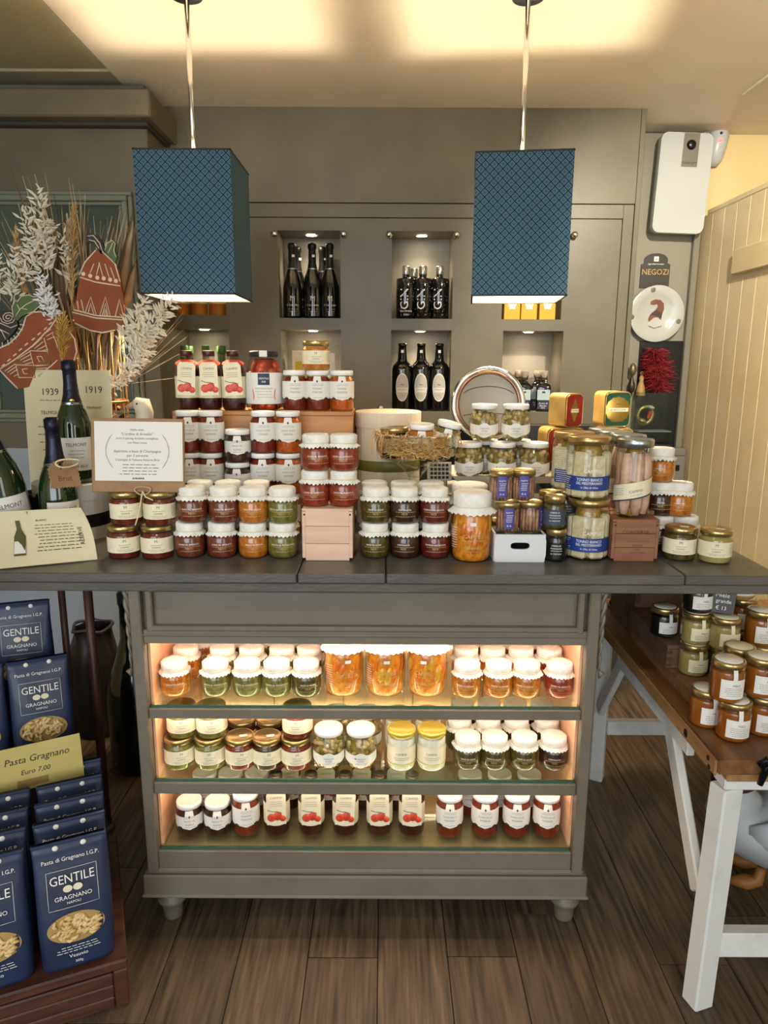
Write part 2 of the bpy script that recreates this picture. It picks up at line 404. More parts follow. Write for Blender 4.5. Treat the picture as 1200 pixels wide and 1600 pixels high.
# plinth and turned feet
new('plinth_moulding', BX(((X0+X1)/2, 1.84, .156), (X1-X0+.012, .54, .016), CABM, .005), ck)
new('plinth', BX(((X0+X1)/2, 1.84, .118), (X1-X0+.03, .552, .062), CABM, .004), ck)
new('plinth_bead', BX(((X0+X1)/2, 1.84, .090), (X1-X0+.04, .56, .010), CABM, .004), ck)
FT = MB().lathe([(0,0),(.020,0),(.024,.006),(.026,.03),(.030,.046),(.037,.054),(.038,.062),(.031,.070),(.030,.085),(0,.086)], CABM, 20).mesh('foot')
for x in (X0+.045, X1-.03):
    for y in (1.605, 2.06): new('foot', FT, ck, (x, y, 0))
# carved corbels on both flanks
def corbel(sx):
    m = MB(); x = X0-.004 if sx < 0 else X1+.004
    m.box((x, YF+.01, .80), (.008, .026, .19), CABM, .003)
    n = 26
    for ph in (0, PI):                          # two intertwined vine stems that thin out downwards
        m.tube([(x+sx*(.005+.005*math.cos(k*.75+ph)*(1-k/34)), YF-.004-.003*math.sin(k*.75+ph), CT-.004-k*.0078) for k in range(n)], [.0062*(1-k/40) for k in range(n)], CABM, 7)
    m.tube([(x+sx*.004, YF-.004, CT-.20), (x+sx*.010, YF-.008, CT-.206), (x+sx*.006, YF-.006, CT-.22)], [.003, .008, .002], CABM, 8)
    return m
new('carved_corbel', corbel(-1), ck); new('carved_corbel', corbel(1), ck)
# LED strips under the top and under the first rail
LED = emit('led_strip_glow', 'ffe9d2', 20); LED2 = emit('led_strip_glow_soft', 'ffe3c4', 23)
new('led_strip', BX(((XI0+XI1)/2, YF+.028, zo1+.012), (XI1-XI0-.02, .012, .006), LED), ck)
new('led_strip', BX(((XI0+XI1)/2, YF+.030, .571), (XI1-XI0-.02, .008, .004), LED2), ck)
new('led_strip', BX(((XI0+XI1)/2, YF+.030, .368), (XI1-XI0-.02, .006, .003), emit('led_strip_glow_dim', 'ffdcb8', 24)), ck)


for z in (.596, .398): new('led_strip', BX(((XI0+XI1)/2, 1.975, z), (XI1-XI0-.02, .008, .004), emit('led_strip_glow_back', 'ffdcb8', 12)), ck)

# ------------------------------------------------------------------ pendant lamps
def weave(name):
    m = bpy.data.materials.new(name); m.use_nodes = True; nt = m.node_tree; N = nt.nodes; L = nt.links; b = N['Principled BSDF']
    tc = N.new('ShaderNodeTexCoord'); sp = N.new('ShaderNodeSeparateXYZ'); L.new(tc.outputs['Object'], sp.inputs[0])
    def M(op, a, b_=None):
        n = N.new('ShaderNodeMath'); n.operation = op
        for i, q in enumerate((a, b_)):
            if q is None: continue
            if isinstance(q, (int, float)): n.inputs[i].default_value = q
            else: L.new(q, n.inputs[i])
        return n.outputs[0]
    xy = M('ADD', sp.outputs[0], sp.outputs[1])
    u = M('FRACT', M('MULTIPLY', M('ADD', xy, sp.outputs[2]), 41)); v = M('FRACT', M('MULTIPLY', M('SUBTRACT', xy, sp.outputs[2]), 41))
    d = M('MAXIMUM', M('ABSOLUTE', M('SUBTRACT', u, .5)), M('ABSOLUTE', M('SUBTRACT', v, .5)))
    r = N.new('ShaderNodeValToRGB'); r.color_ramp.interpolation = 'CONSTANT'; e = r.color_ramp.elements
    dk, lt = lin('111d26'), lin('4a7389')
    e[0].position = 0; e[0].color = dk; e[1].position = .11; e[1].color = lt
    for p_, c_ in ((.20, dk), (.27, lt), (.40, dk)): q = e.new(p_); q.color = c_
    L.new(d, r.inputs[0]); L.new(r.outputs[0], b.inputs['Base Color']); b.inputs['Roughness'].default_value = .8
    return m
WEAVE = weave('blue_diamond_weave'); TRIM = mat('shade_trim', '2b2c29', .8); LINING = mat('shade_lining', 'f3ead6', .6)
SW, SH, ST = .272, .387, .003
def lamp(cx, cy, zb_, rz, label, zrod=ZC):
    t = thing('pendant_lamp', label, 'lamp', (cx, cy, zb_), rz, 'pendant lamps over the counter')
    m = MB(); li = MB(); tr = MB(); h = SW/2
    m2 = MB()
    for k in range(4):
        T = Matrix.Rotation(k*PI/2, 4, 'Z')
        m.add([(-h,-h,0),(h,-h,0),(h,-h,SH),(-h,-h,SH)], [(0,1,2,3)], WEAVE, T=T)
        q = h-ST
        li.add([(-q,-q,.001),(q,-q,.001),(q,-q,SH-.001),(-q,-q,SH-.001)], [(3,2,1,0)], LINING, T=T)
        tr.box((0, -h+ST/2, SH), (SW+.003, ST+.003, .005), TRIM, .001, T=T)
    new('shade', m, t); new('lining', li, t); new('top_trim', tr, t); new('bottom_trim', tr.mesh('bottom_trim'), t, (0,0,-SH))
    hd = MB()
    for k in range(2): hd.tube([(-h+.003, 0, SH-.10), (h-.003, 0, SH-.10)], .0025, CHROME, 6, T=Matrix.Rotation(k*PI/2+PI/4*0, 4, 'Z'))
    hd.lathe([(0,.225),(.017,.225),(.017,.275),(.007,.282),(.007,.295),(0,.295)], CHROME, 14)
    new('lamp_holder', hd, t)
    zr = zrod-zb_
    new('rod', MB().tube([(0,0,.285),(0,0,zr)], .0075, CHROME, 10), t)
    new('ceiling_plate', MB().lathe([(0,zr-.012),(.045,zr-.012),(.05,zr-.004),(.05,zr),(0,zr)], CHROME, 24), t)
    new('bulb', MB().lathe([(0,.125),(.018,.130),(.031,.150),(.034,.172),(.027,.198),(.015,.220),(0,.224)], emit('bulb_glow', 'ffe6c2', 560), 18), t)
    return t
lamp(XA(283.5, 2.144, 1.99), 2.28, 1.612, 0, 'blue diamond-patterned square pendant lamp above the champagne bottles and red sauce jars')
lamp(XA(825, 2.144, 1.99)+.007, 2.28, 1.612, math.radians(-6.5), 'blue diamond-patterned square pendant lamp nearer the white wall unit')
# ------------------------------------------------------------------ jars and bottles
JG = glass('jar_glass', 'f4f7f2', 1.47); GGREEN = mat('bottle_green_glass', '12240f', .06, coat=.6, c2='1b3315', scale=4)
GBLACK = mat('bottle_black_glass', '08090b', .08, coat=.5)
CLOTH = mat('white_cotton_cloth', 'd9d8d0', .85, c2='e6e4dc', scale=60, bump=.6, bscale=140)
STRING = mat('cream_string', 'd9cba0', .8); WHITE_LID = mat('white_lid', 'e8e6e2', .35)
PAPER = mat('label_paper', 'dedbd2', .7); CREAMP = mat('cream_label_paper', 'd9d0b0', .7, c2='e2dabb', scale=40)
INK = mat('grey_print', '6d6a66', .7); DINK = mat('dark_print', '2b2928', .7); GINK = mat('gold_print', 'c0a468', .4, .3); WINK = mat('white_print', 'e9e6de', .6)
GOLDL = mat('gold_lid', 'b29a62', .28, .9, c2='c4ae7c', scale=10); SILVERL = mat('silver_lid', 'a9b0b4', .28, .95)
BLUEL = mat('royal_blue_label', '17387f', .55); NAVY = mat('navy_label', '1d2647', .55); PURPLE = mat('violet_blue_strip', '3b3a86', .5)
RED = mat('tomato_red', 'b8321c', .45, c2='d9512a', scale=120); ORANGE_S = mat('red_ribbon', 'c94328', .6)
FOIL = mat('dark_foil', '141a2c', .32, .5, bump=.5, bscale=60)
def cont(key):
    A = {'red': ('7a2413', 'a23a1c'), 'brown': ('5f2415', '87402a'), 'orange': ('b05a12', 'd2842a'), 'green': ('5f5a1f', '8a8240'), 'olive': ('3e3413', '63531f'), 'dark': ('2a160c', '4b2413'),
         'darkred': ('4e140d', '7a2316'), 'redsauce': ('621709', '8a2e12'), 'orangesauce': ('a8400f', 'cf661c'), 'cherry': ('2c0808', '4a100c'), 'pesto': ('4c5a1c', '7b8535'), 'white': ('d8d4c6', 'eae6da'),
         'honey': ('8a4510', 'a85f1a'), 'amber': ('b5721a', 'd89a2e'), 'creamhoney': ('9a8550', 'b8a368'), 'black': ('0d0b0c', '1a1512'), 'tuna': ('c8b58e', 'd8c8a6'), 'brine': ('7d6a2a', '9d8838'), 'oil': ('8d6a1c', 'b08a2a'), 'peach': ('cf6a10', 'e79a2a'), 'anch': ('6b3b2a', '9c6a4e')}
    a, b = A[key]
    if key in ('honey', 'amber', 'creamhoney'): return mat('contents_'+key, a, .2, c2=b, scale=7, coat=.3, sss=.1)
    return mat('contents_'+key, a, .35, c2=b, scale=95, bump=.35, bscale=110, coat=.25, detail=3, sss=.12 if key in ('orange', 'honey', 'amber', 'peach', 'orangesauce') else 0)
def rz_(prof):
    def R(z):
        pr = prof[0]
        for q in prof[1:]:
            if q[1] >= z:
                if q[1]-pr[1] < 1e-7: return q[0]
                t = (z-pr[1])/(q[1]-pr[1]); return pr[0]+(q[0]-pr[0])*max(0, min(1, t))
            pr = q
        return pr[0]
    return R
def wrap(R, e):
    def fn(x, z):
        r = R(z)+e; a = x/max(r, .004); return (r*math.sin(a), -r*math.cos(a), z)
    return fn
def patch(R, w, bot, top, m, e=.0006, nc=22, nr=4, mb=None, skew=0):   # wrapped label: |x|<w, bot(x)..top(x)
    mb = mb or MB(); fn = wrap(R, e); vs = []; fs = []
    for i in range(nc+1):
        x = -w+2*w*i/nc; b = bot(x) if callable(bot) else bot; t = top(x) if callable(top) else top
        for j in range(nr+1): vs.append(fn(x, b+(t-b)*j/nr+skew*x))
    for i in range(nc):
        for j in range(nr):
            k = i*(nr+1)+j; fs.append((k, k+nr+1, k+nr+2, k+1))
    return mb.add(vs, fs, m, True)
def letter(R, items, m, e=.0011): return print_on(MB(), items, m, wrap(R, e))
def shrink(prof, d, fill):
    out = [(0, prof[0][1]+d)]
    for r, z in prof:
        if r < 1e-6: continue
        if z > fill: break
        out.append((max(r-d, .001), max(z, prof[0][1]+d)))
    R = rz_(prof); out.append((R(fill)-d, fill)); out.append((0, fill)); return out
def lid(r, z0, z1, m, ridge=0): 
    h = z1-z0
    return MB().lathe([(r*.94, z0), (r, z0+.001), (r, z1-.0025), (r*.96, z1-.0005), (r*.86, z1), (r*.82, z1-.001), (0, z1-.001)], m, 28)
def capcloth(r, z0, z1, skirt, sz, m=CLOTH, seg=48, seed=1):     # tied cloth cap with pinked skirt
    rr = random.Random(seed); ph = rr.random()*6; ph2 = rr.random()*6
    def mod(i, k, a):
        zg = .0023 if i % 2 else -.0023
        wv = math.sin(3*a+ph)*.35+math.sin(7*a+ph2)*.4
        if k == 0: return (wv*.0040+zg*.3, zg+wv*.0030)
        if k == 1: return (wv*.0018, wv*.0012)
        if k == 2: return (wv*.0006, 0)
        if k in (3, 4): return (math.sin(9*a+ph)*.0005, math.sin(5*a)*.0004)
        return (0, math.sin(2*a+ph)*.0008*(1 if k == 6 else 0))
    return MB().lathe([(skirt, sz), (skirt*.5+r*.5, sz*.5+z0*.5), (r*.97, z0), (r*1.02, z0+.004), (r*1.03, z1-.004), (r*.93, z1-.0006), (r*.6, z1), (0, z1-.0008)], m, seg, mod=mod)
def tie(r, z): 
    return MB().tube([(r*math.cos(a), r*math.sin(a), z+.0006*math.sin(3*a)) for a in [2*PI*k/24 for k in range(24)]], .0009, STRING, 5, closed=True)
def bodyglass(prof, m=JG, seg=28): return MB().lathe(prof, m, seg)
KC = {}
def kind(fn):
    def g(*a):
        k = (fn.__name__,)+a
        if k not in KC: KC[k] = [(q[0], q[1].mesh(q[0]) if isinstance(q[1], MB) else q[1], [(c[0], c[1].mesh(c[0]), [], c[3] if len(c) > 3 else None) for c in q[2]] if len(q) > 2 else []) + ((q[3],) if len(q) > 3 else ()) for q in fn(*a)]
        return KC[k]
    g.name = fn.__name__; return g
@kind
def clothjar(c, text, var):
    h = .087; r = .037
    pr = [(0,0),(.026,0),(.032,.002),(.0355,.009),(r,.018),(r,.044),(.0355,.052),(.032,.058),(.030,.061),(.030,.075),(0,.076)]
    R = rz_(pr)
    it = [('t', text[0], .0058, 0, .036), ('t', text[1], .0062, 0, .026), ('b', .05, 1, .003, .0010, 0, .0195), ('b', .05, 1, .003, .0010, 0, .0305)]
    out = [('glass_body', bodyglass(pr), [('lettering', letter(R, it[:1], WINK), []), ('gold_print', letter(R, it[1:], GINK), [])]), ('contents', MB().lathe(shrink(pr, .0014, .056), cont(c), 28)),
           ('cloth_cap', capcloth(.0315, .066, h, .0385, .0565, seed=var), [('string_tie', tie(.0325, .0665), [])])]
    return out
def sugo_top(zl, zh, w):
    return lambda x: zh if abs(x) < w else (zl if abs(x) < .034 else zl-.002)
@kind
def sugo(c, l1, l2, h):
    r = .035
    pr = [(0,0),(.029,0),(.033,.002),(r,.007),(r,h-.030),(.0335,h-.024),(.030,h-.019),(.030,h-.004),(0,h-.003)]
    R = rz_(pr); zb = .030 if h > .1 else .022; zt = h-.030
    scal = lambda x: zb+.004*abs(math.sin(x/.012))+(.004 if abs(x) > .02 else 0)
    lab = patch(R, .052, scal, lambda x: zt if abs(x) > .011 else h-.016, PAPER, nc=44, nr=6)
    mid = (zb+zt)/2
    L1 = [('t', l1, .0068, 0, mid+.006), ('t', l2, .0072, 0, mid-.004), ('b', .034, 2, .004, .0009, 0, mid+.019), ('b', .03, 1, .004, .0009, 0, zb+.008)]
    em = MB(); fn = wrap(R, .0011); em.add([fn(0, h-.026), fn(.0028, h-.030), fn(0, h-.034), fn(-.0028, h-.030)], [(0,1,2,3)], mat('purple_emblem', '4a2038', .6))
    be = MB()
    for sx in (-1, 1):
        for k in range(3): be.lathe([(0,0),(.0028,.0004),(.0022,.0009),(0,.001)], DINK, 7, T=Matrix.Translation(fn(sx*(.022+.005*k), zb+.004+.003*(k % 2))) @ Matrix.Rotation((sx*(.022+.005*k))/r, 4, 'Z') @ Matrix.Rotation(PI/2, 4, 'X'))
    return [('glass_body', bodyglass(pr)), ('contents', MB().lathe(shrink(pr, .0014, h-.018), cont(c), 28)), ('lid', lid(.0325, h-.014, h, WHITE_LID)),
            ('label', lab, [('lettering', letter(R, L1, INK), []), ('emblem', em, []), ('berry_print', be, [], 'stuff')])]
@kind
def goldjar(c, lidc, tagc):
    h = .081; r = .0385
    pr = [(0,0),(.033,0),(.0365,.002),(r,.006),(r,.056),(.0365,.061),(.0345,.063),(.0345,.074),(0,.075)]
    R = rz_(pr)
    L1 = [('t', 'M', .010, 0, .046), ('b', .03, 1, .003, .001, 0, .037), ('t', 'CAMPISI', .0056, 0, .031), ('b', .04, 2, .0035, .0008, 0, .025)]
    ch = [('glass_body', bodyglass(pr)), ('contents', MB().lathe(shrink(pr, .0014, .064), cont(c), 28)), ('lid', lid(.037, .067, h, GOLDL if lidc == 'gold' else WHITE_LID), [('seal_tab', BX((.008, -.006, h), (.02, .011, .0008), PAPER), [])] if tagc else []),
          ('label', patch(R, .074, .017, .054, CREAMP, nc=30), [('lettering', letter(R, L1, INK), []), ('side_print', letter(R, [('b', .024, 7, .0042, .001, .044, .048)], INK), [])])]
    return ch
@kind
def tagbottle(tilt):
    h = .166
    pr = [(0,0),(.027,0),(.0315,.003),(.0335,.010),(.0335,.112),(.031,.122),(.022,.133),(.0155,.138),(.0155,.154),(0,.155)]
    R = rz_(pr)
    tg = MB(); w = .0245; T = Matrix.Translation((0, -.0365, .088)) @ Matrix.Rotation(tilt, 4, 'Y') @ Matrix.Rotation(-.04, 4, 'X')
    out = [(-w, -.046), (w, -.046), (w, .036), (.017, .046), (-.017, .046), (-w, .036)]
    tg.prism(out, .0012, CREAMP, T=T)
    pt = lambda x, z: (x, -.0005, z)
    le = print_on(MB(), [('t', 'CAMPISI', .0085, 0, .028), ('b', .032, 3, .0055, .0011, 0, .017)], INK, pt, T)
    tm = MB(); gr = mat('stem_green', '3f4a1e', .7)
    for x, z, q in ((-.012, -.026, .0115), (.003, -.023, .012), (.016, -.03, .0085)):
        tm.lathe([(0,.0016),(q*.5,.0014),(q*.9,.0008),(q,0)], RED, 14, T=T @ Matrix.Translation((x, -.0004, z)) @ Matrix.Rotation(PI/2, 4, 'X'))
    vine = MB().tube([(-.022, -.0014, -.004), (-.01, -.0014, -.009), (.003, -.0014, -.010), (.014, -.0014, -.014)], .0007, gr, 5, T=T)
    rb = MB().lathe([(.016,.141),(.027,.131),(.030,.128)], ORANGE_S, 20, mod=lambda i, k, a: (math.sin(5*a)*.003*(k > 0), math.sin(3*a)*.004*(k > 0)))
    lb = patch(R, .06, .035, .095, CREAMP, nc=26)
    return [('glass_body', bodyglass(pr)), ('contents', MB().lathe(shrink(pr, .0014, .134), cont('cherry'), 24)), ('cap', lid(.017, .150, h, mat('dark_red_cap', '3d1010', .35))), ('back_label', lb), ('ribbon', rb),
            ('hang_tag', tg, [('lettering', le, []), ('tomato_picture', tm, []), ('vine', vine, [])])]
def blob(mb, c, r, m, rr, seg=8, squash=1):
    T = Matrix.Translation(c) @ Matrix.Rotation(rr.random()*6, 4, 'Z') @ Matrix.Rotation(rr.random()*3, 4, 'X')
    mb.lathe([(0,-r*squash),(r*.7,-r*.7*squash),(r,0),(r*.7,r*.7*squash),(0,r*squash)], m, seg, T=T)
@kind
def artichoke(var):
    h = .104
    pr = [(0,0),(.028,0),(.033,.002),(.038,.012),(.0425,.032),(.0425,.056),(.038,.074),(.033,.083),(.032,.086),(.032,.094),(0,.095)]
    R = rz_(pr); rr = random.Random(var); m = MB()
    ms = [mat('artichoke_a', 'a38745', .4, c2='b89c60', scale=60, coat=.3), mat('artichoke_b', '8c763a', .4, c2='a89052', scale=60, coat=.3), mat('artichoke_c', 'bb9d62', .4, c2='cdb482', scale=60, coat=.3)]
    m.lathe(shrink([(max(0, a-.012), z) for a, z in pr], .001, .08), cont('brine'), 20)
    for k in range(64):
        z = rr.uniform(.010, .080); q = R(z)-.0125; a = rr.random()*6.28; blob(m, (q*math.cos(a), q*math.sin(a), z), rr.uniform(.006, .009), rr.choice(ms), rr, 7, 1.75)
    bot = lambda x: .014+.010*(abs(x)/.05)**2*1.2-.003*math.cos(x*130)*(abs(x) < .03)
    top = lambda x: .046+.006*(abs(x)/.05)**2+(.007*math.cos(x/.014*PI/2) if abs(x) < .014 else 0)
    L1 = [('t', 'CARCIOFI', .006, 0, .037), ('t', 'INTERI', .006, 0, .030), ('b', .034, 2, .0034, .0008, 0, .024)]
    return [('glass_body', bodyglass(pr)), ('contents', m, [], 'stuff'), ('lid', lid(.0365, .090, h, WHITE_LID)), ('label', patch(R, .05, bot, top, PAPER, nc=40), [('lettering', letter(R, L1, INK), [])])]
@kind
def vegjar(cap, var):
    h = .168; r = .0505
    pr = [(0,0),(.040,0),(.046,.003),(.0505,.014),(.0515,.06),(.0505,.10),(.047,.118),(.043,.126),(.042,.130),(.042,.150),(0,.152)]
    R = rz_(pr); rr = random.Random(var); m = MB()
    ms = [mat('pepper_red', 'c22a12', .3, coat=.5), mat('pepper_orange', 'd9701a', .3, coat=.5), mat('pepper_yellow', 'd8a01f', .3, coat=.5), mat('pickle_green', '8e8a2a', .35, coat=.4), mat('carrot', 'd0661a', .35, coat=.4)]
    m.lathe(shrink([(max(0, a-.0045), z) for a, z in pr], .001, .122), cont('peach'), 20)
    for k in range(17):
        z = rr.uniform(.025, .08); a = 6.283*k/17*2+rr.uniform(-.1, .1); q = R(z)-.0075; w_ = rr.uniform(.010, .0145); l = rr.uniform(.04, .06); mm = rr.choice(ms[:3]+ms[1:3]+ms[1:3]+[ms[4]])
        pts = []
        for j in range(5):
            zz = z+l*(j/4-.2); aa = a+rr.uniform(.1, .3)*(j/4-.5); pts.append(((R(max(.005, min(zz, .118)))-.0118)*math.cos(aa), (R(max(.005, min(zz, .118)))-.0118)*math.sin(aa), max(.006, min(zz, .120))))
        m.tube(pts, [w_*.4, w_*.72, w_*.76, w_*.72, w_*.35], mm, 7, sx=1)
    L1 = [('t', 'CAMPISI', .013, 0, .066), ('b', .06, 1, .003, .0012, 0, .056), ('t', 'Antipasto', .011, 0, .040), ('b', .05, 1, .003, .001, 0, .03)]
    return [('glass_body', bodyglass(pr), [('gold_print', letter(R, L1, GINK), []), ('side_print', letter(R, [('b', .022, 9, .006, .0012, -.052, .085)], WINK), []), ('price_sticker', patch(rz_(pr), .0075, .092, .1, PAPER, nc=4, nr=1), [])]),
            ('vegetables', m, [], 'stuff'), ('cloth_cap', capcloth(.0445, .134, h, .058, .119, seed=var+9, seg=48), [('string_tie', tie(.0452, .1345), [])])]
@kind
def tunajar(lc, var):
    h = .150; r = .0515
    pr = [(0,0),(.043,0),(.049,.003),(r,.010),(r,.118),(.049,.126),(.0475,.129),(.0475,.140),(0,.141)]
    R = rz_(pr); rr = random.Random(var); m = MB(); TU = [mat('tuna_a', 'd6c7a4', .5, c2='bfae88', scale=70), mat('tuna_b', 'c9b690', .5, c2='e0d4b8', scale=70)]
    m.lathe(shrink([(max(0, a-.02), z) for a, z in pr], .001, .128), cont('oil'), 20)
    for k in range(6):
        a = 6.283*k/6+rr.uniform(-.08, .08); q = r-.013; x, y = q*math.cos(a), q*math.sin(a)
        for z0, z1 in ((.006, .028), (.030, .108+rr.uniform(-.004, .008))):
            T = Matrix.Translation((x, y, (z0+z1)/2)) @ Matrix.Rotation(a, 4, 'Z') @ Matrix.Rotation(rr.uniform(-.07, .07), 4, 'X')
            m.box((0, 0, 0), (.022, rr.uniform(.036, .042), z1-z0), TU[k % 2], .005, T=T)
    lb = patch(R, .095, .024, .058, BLUEL, nc=34)
    L1 = [('t', 'TONNO BIANCO', .0098, 0, .050, .82), ('t', 'DEL MEDITERRANEO', .0088, 0, .0415, .78), ('t', 'in Olio di Oliva', .0066, 0, .0315)]
    return [('glass_body', bodyglass(pr), [('brand_print', letter(R, [('t', 'CAMPISI', .0125, .006, .070), ('t', 'O  O  O', .008, .006, .084)], WINK), []), ('side_print', letter(R, [('b', .045, 12, .0052, .0013, -.072, .105)], WINK), [])]),
            ('fish_fillets', m, [], 'stuff'), ('lid', lid(.0505, .132, h, GOLDL if lc == 'gold' else SILVERL)), ('label', lb, [('lettering', letter(R, L1, WINK), []), ('side_print', letter(R, [('b', .04, 6, .005, .0013, -.072, .053)], WINK), [])])]
@kind
def filletjar(lc):
    h = .190; r = .043
    pr = [(0,0),(.036,0),(.041,.003),(r,.010),(r,.158),(.041,.166),(.0395,.169),(.0395,.178),(0,.179)]
    R = rz_(pr); rr = random.Random(4); m = MB(); FI = [mat('fillet_pink', 'c69a84', .45, c2='d8b5a0', scale=50, coat=.2), mat('fillet_pale', 'cfae96', .45, c2='b98d78', scale=50, coat=.2)]
    m.lathe(shrink([(max(0, a-.022), z) for a, z in pr], .001, .166), cont('oil'), 20)
    for k in range(6):
        a = 6.283*k/6-.15; q = r-.0165
        pts = [(q*math.cos(a+.02*math.sin(j)), q*math.sin(a), .008+.148*j/6) for j in range(7)]
        m.tube(pts, [.009, .0142, .0152, .0152, .0150, .0142, .009], FI[k % 2], 8)
    lb = patch(R, .070, .050, .088, CREAMP, nc=30, skew=.22)
    st = patch(R, .070, .047, .0505, NAVY, nc=30, nr=1, skew=.22)
    fn = wrap(R, .0011); le = print_on(MB(), [('t', 'CAMPISI', .009, .008, .066), ('b', .03, 1, .003, .001, .008, .057), ('b', .03, 4, .005, .001, -.038, .078)], INK, lambda x, z: fn(x, z+.22*x))
    return [('glass_body', bodyglass(pr)), ('fish_fillets', m, [], 'stuff'), ('lid', lid(.0425, .170, h, SILVERL)), ('label', lb, [('lettering', le, []), ('navy_edge', st, [])])]
@kind
def anchovy(var):
    h = .076; r = .029
    pr = [(0,0),(.024,0),(.0275,.002),(r,.006),(r,.058),(.028,.062),(.028,.070),(0,.071)]
    R = rz_(pr); m = MB(); rr = random.Random(var); MS = [mat('anchovy_a', '7d4a36', .4, c2='a5755c', scale=80, coat=.3), mat('anchovy_b', '93604a', .4, c2='b98d72', scale=80, coat=.3)]
    m.lathe(shrink([(max(0, a-.010), z) for a, z in pr], .001, .06), cont('anch'), 18)
    for k in range(16):
        a = 6.283*k/16; q = r-.007; m.tube([(q*math.cos(a+rr.uniform(-.06, .06)), q*math.sin(a), .005+.053*j/3) for j in range(4)], [.003, .0052, .0052, .0035], MS[k % 2], 6)
    lb = patch(R, .0115, .012, .0685, PURPLE, nc=8)
    tp = BX((0, -.014, h+.0004), (.023, .03, .0008), PURPLE)
    L1 = [('t', 'FILETTI', .0052, 0, .052), ('b', .017, 5, .004, .0011, 0, .046), ('t', 'o o', .008, 0, .021)]
    return [('glass_body', bodyglass(pr)), ('anchovy_fillets', m, [], 'stuff'), ('lid', lid(.0292, .062, h, GOLDL)), ('label_strip', lb, [('lettering', letter(R, L1, WINK), [])])]
@kind
def smalldark(c, lbl):
    h = .080; r = .0265
    pr = [(0,0),(.022,0),(.025,.002),(r,.007),(r,.054),(.024,.062),(.023,.064),(.023,.072),(0,.073)]
    R = rz_(pr); tx = [('t', 'CREMA DI', .0052, 0, .041), ('t', 'POMODORI', .0052, 0, .034), ('t', 'AL TARTUFO', .0046, 0, .021), ('b', .03, 1, .003, .001, 0, .0285)]
    m = mat('slate_label', '39414f', .6) if lbl else BLACK
    return [('glass_body', bodyglass(pr, seg=22)), ('contents', MB().lathe(shrink(pr, .0014, .058), cont(c), 22)), ('lid', lid(.0245, .064, h, GOLDL)), ('label', patch(R, .055, .010, .048, m, nc=22), [('lettering', letter(R, tx, WINK), [])])]
@kind
def bigtomato():
    h = .166; r = .053
    pr = [(0,0),(.046,0),(.051,.003),(r,.010),(r,.085),(.0515,.105),(.046,.128),(.040,.142),(.037,.147),(.037,.156),(0,.157)]
    R = rz_(pr); rr = random.Random(2); m = MB(); MS = [mat('peeled_tomato_a', 'b8290f', .3, c2='d24a1c', scale=50, coat=.5), mat('peeled_tomato_b', 'c73a14', .3, c2='a8240e', scale=50, coat=.5)]
    m.lathe(shrink([(max(0, a-.010), z) for a, z in pr], .001, .145), cont('redsauce'), 22)
    for k in range(34):
        z = rr.uniform(.012, .130); q = R(z)-.018; a = rr.random()*6.28; blob(m, (q*math.cos(a), q*math.sin(a), z), rr.uniform(.014, .0165), rr.choice(MS), rr, 10, 1.0)
    sq = patch(R, .0165, .072, .104, NAVY, e=.0012, nc=8); ch = MB(); fn = wrap(R, .0016)
    for sx in (-1, 1): ch.tube([fn(sx*.034, .062), fn(sx*.031, .05), fn(sx*.030, .038), fn(sx*.032, .030)], [.0012, .0030, .0026, .0008], RED, 6, sx=.4)
    return [('glass_body', bodyglass(pr)), ('tomatoes', m, [], 'stuff'), ('lid', lid(.0405, .150, h, mat('dark_lid', '2a2a33', .35)), [('seal_tab', BX((0, -.036, .158), (.022, .012, .017), PAPER, .001), [])]),
            ('label', patch(R, .085, .019, .106, PAPER, nc=36), [('crest', sq, []), ('crest_lettering', letter(R, [('t', 'GENTILE', .0072, 0, .090), ('t', 'oo', .011, 0, .082)], WINK, .0018), []), ('lettering', letter(R, [('t', 'POMODORI PELATI', .006, 0, .062), ('b', .05, 3, .008, .001, 0, .054)], INK), []), ('chilli_picture', ch, [])])]
@kind
def honeyjar(c, h, lc):
    r = .0345
    pr = [(0,0),(.029,0),(.0325,.002),(r,.007),(r,h-.024),(.033,h-.019),(.031,h-.017),(.031,h-.006),(0,h-.005)]
    R = rz_(pr); P_ = CREAMP if c in ('creamhoney',) else PAPER
    T = Matrix.Rotation(.30, 4, 'Z')
    lb = patch(R, .027, .012, h-.034, P_, nc=14)
    stp = patch(R, .0045, h-.034, h-.004, P_, nc=3, e=.0022); stp2 = MB()
    le = letter(R, [('t', 'MIELE', .0065, .004, h-.046), ('b', .036, 5, .0042, .0009, .0, h-.052)], INK)
    L_ = lid(.0335, h-.015, h, GOLDL); disc = MB().lathe([(0,h+.0005),(.027,h+.0004),(.0275,h-.0004)], P_, 20)
    return [('glass_body', bodyglass(pr)), ('contents', MB().lathe(shrink(pr, .0014, h-.022), cont(c), 26)), ('lid', L_, [('paper_disc', disc, [])]), ('label', lb, [('lettering', le, []), ('seal_strip', stp, [])])]
@kind
def ricejar():
    h = .104; r = .036
    pr = [(0,0),(.031,0),(.0345,.002),(r,.006),(r,.082),(.034,.087),(.033,.089),(.033,.096),(0,.097)]
    R = rz_(pr); YL_ = mat('pale_yellow_label', 'd9cf86', .6)
    return [('glass_body', bodyglass(pr)), ('contents', MB().lathe(shrink(pr, .0012, .084), cont('white'), 26)), ('lid', lid(.0365, .090, h, mat('yellow_gold_lid', 'd8bf52', .3, .6))),
            ('label', patch(R, .055, .022, .066, CREAMP, nc=24), [('lettering', letter(R, [('t', 'CAMPISI', .008, 0, .048), ('b', .04, 2, .005, .001, 0, .038)], INK), []), ('yellow_band', patch(R, .056, .014, .019, YL_, nc=20, nr=1), [])])]
def ringlight(): pass
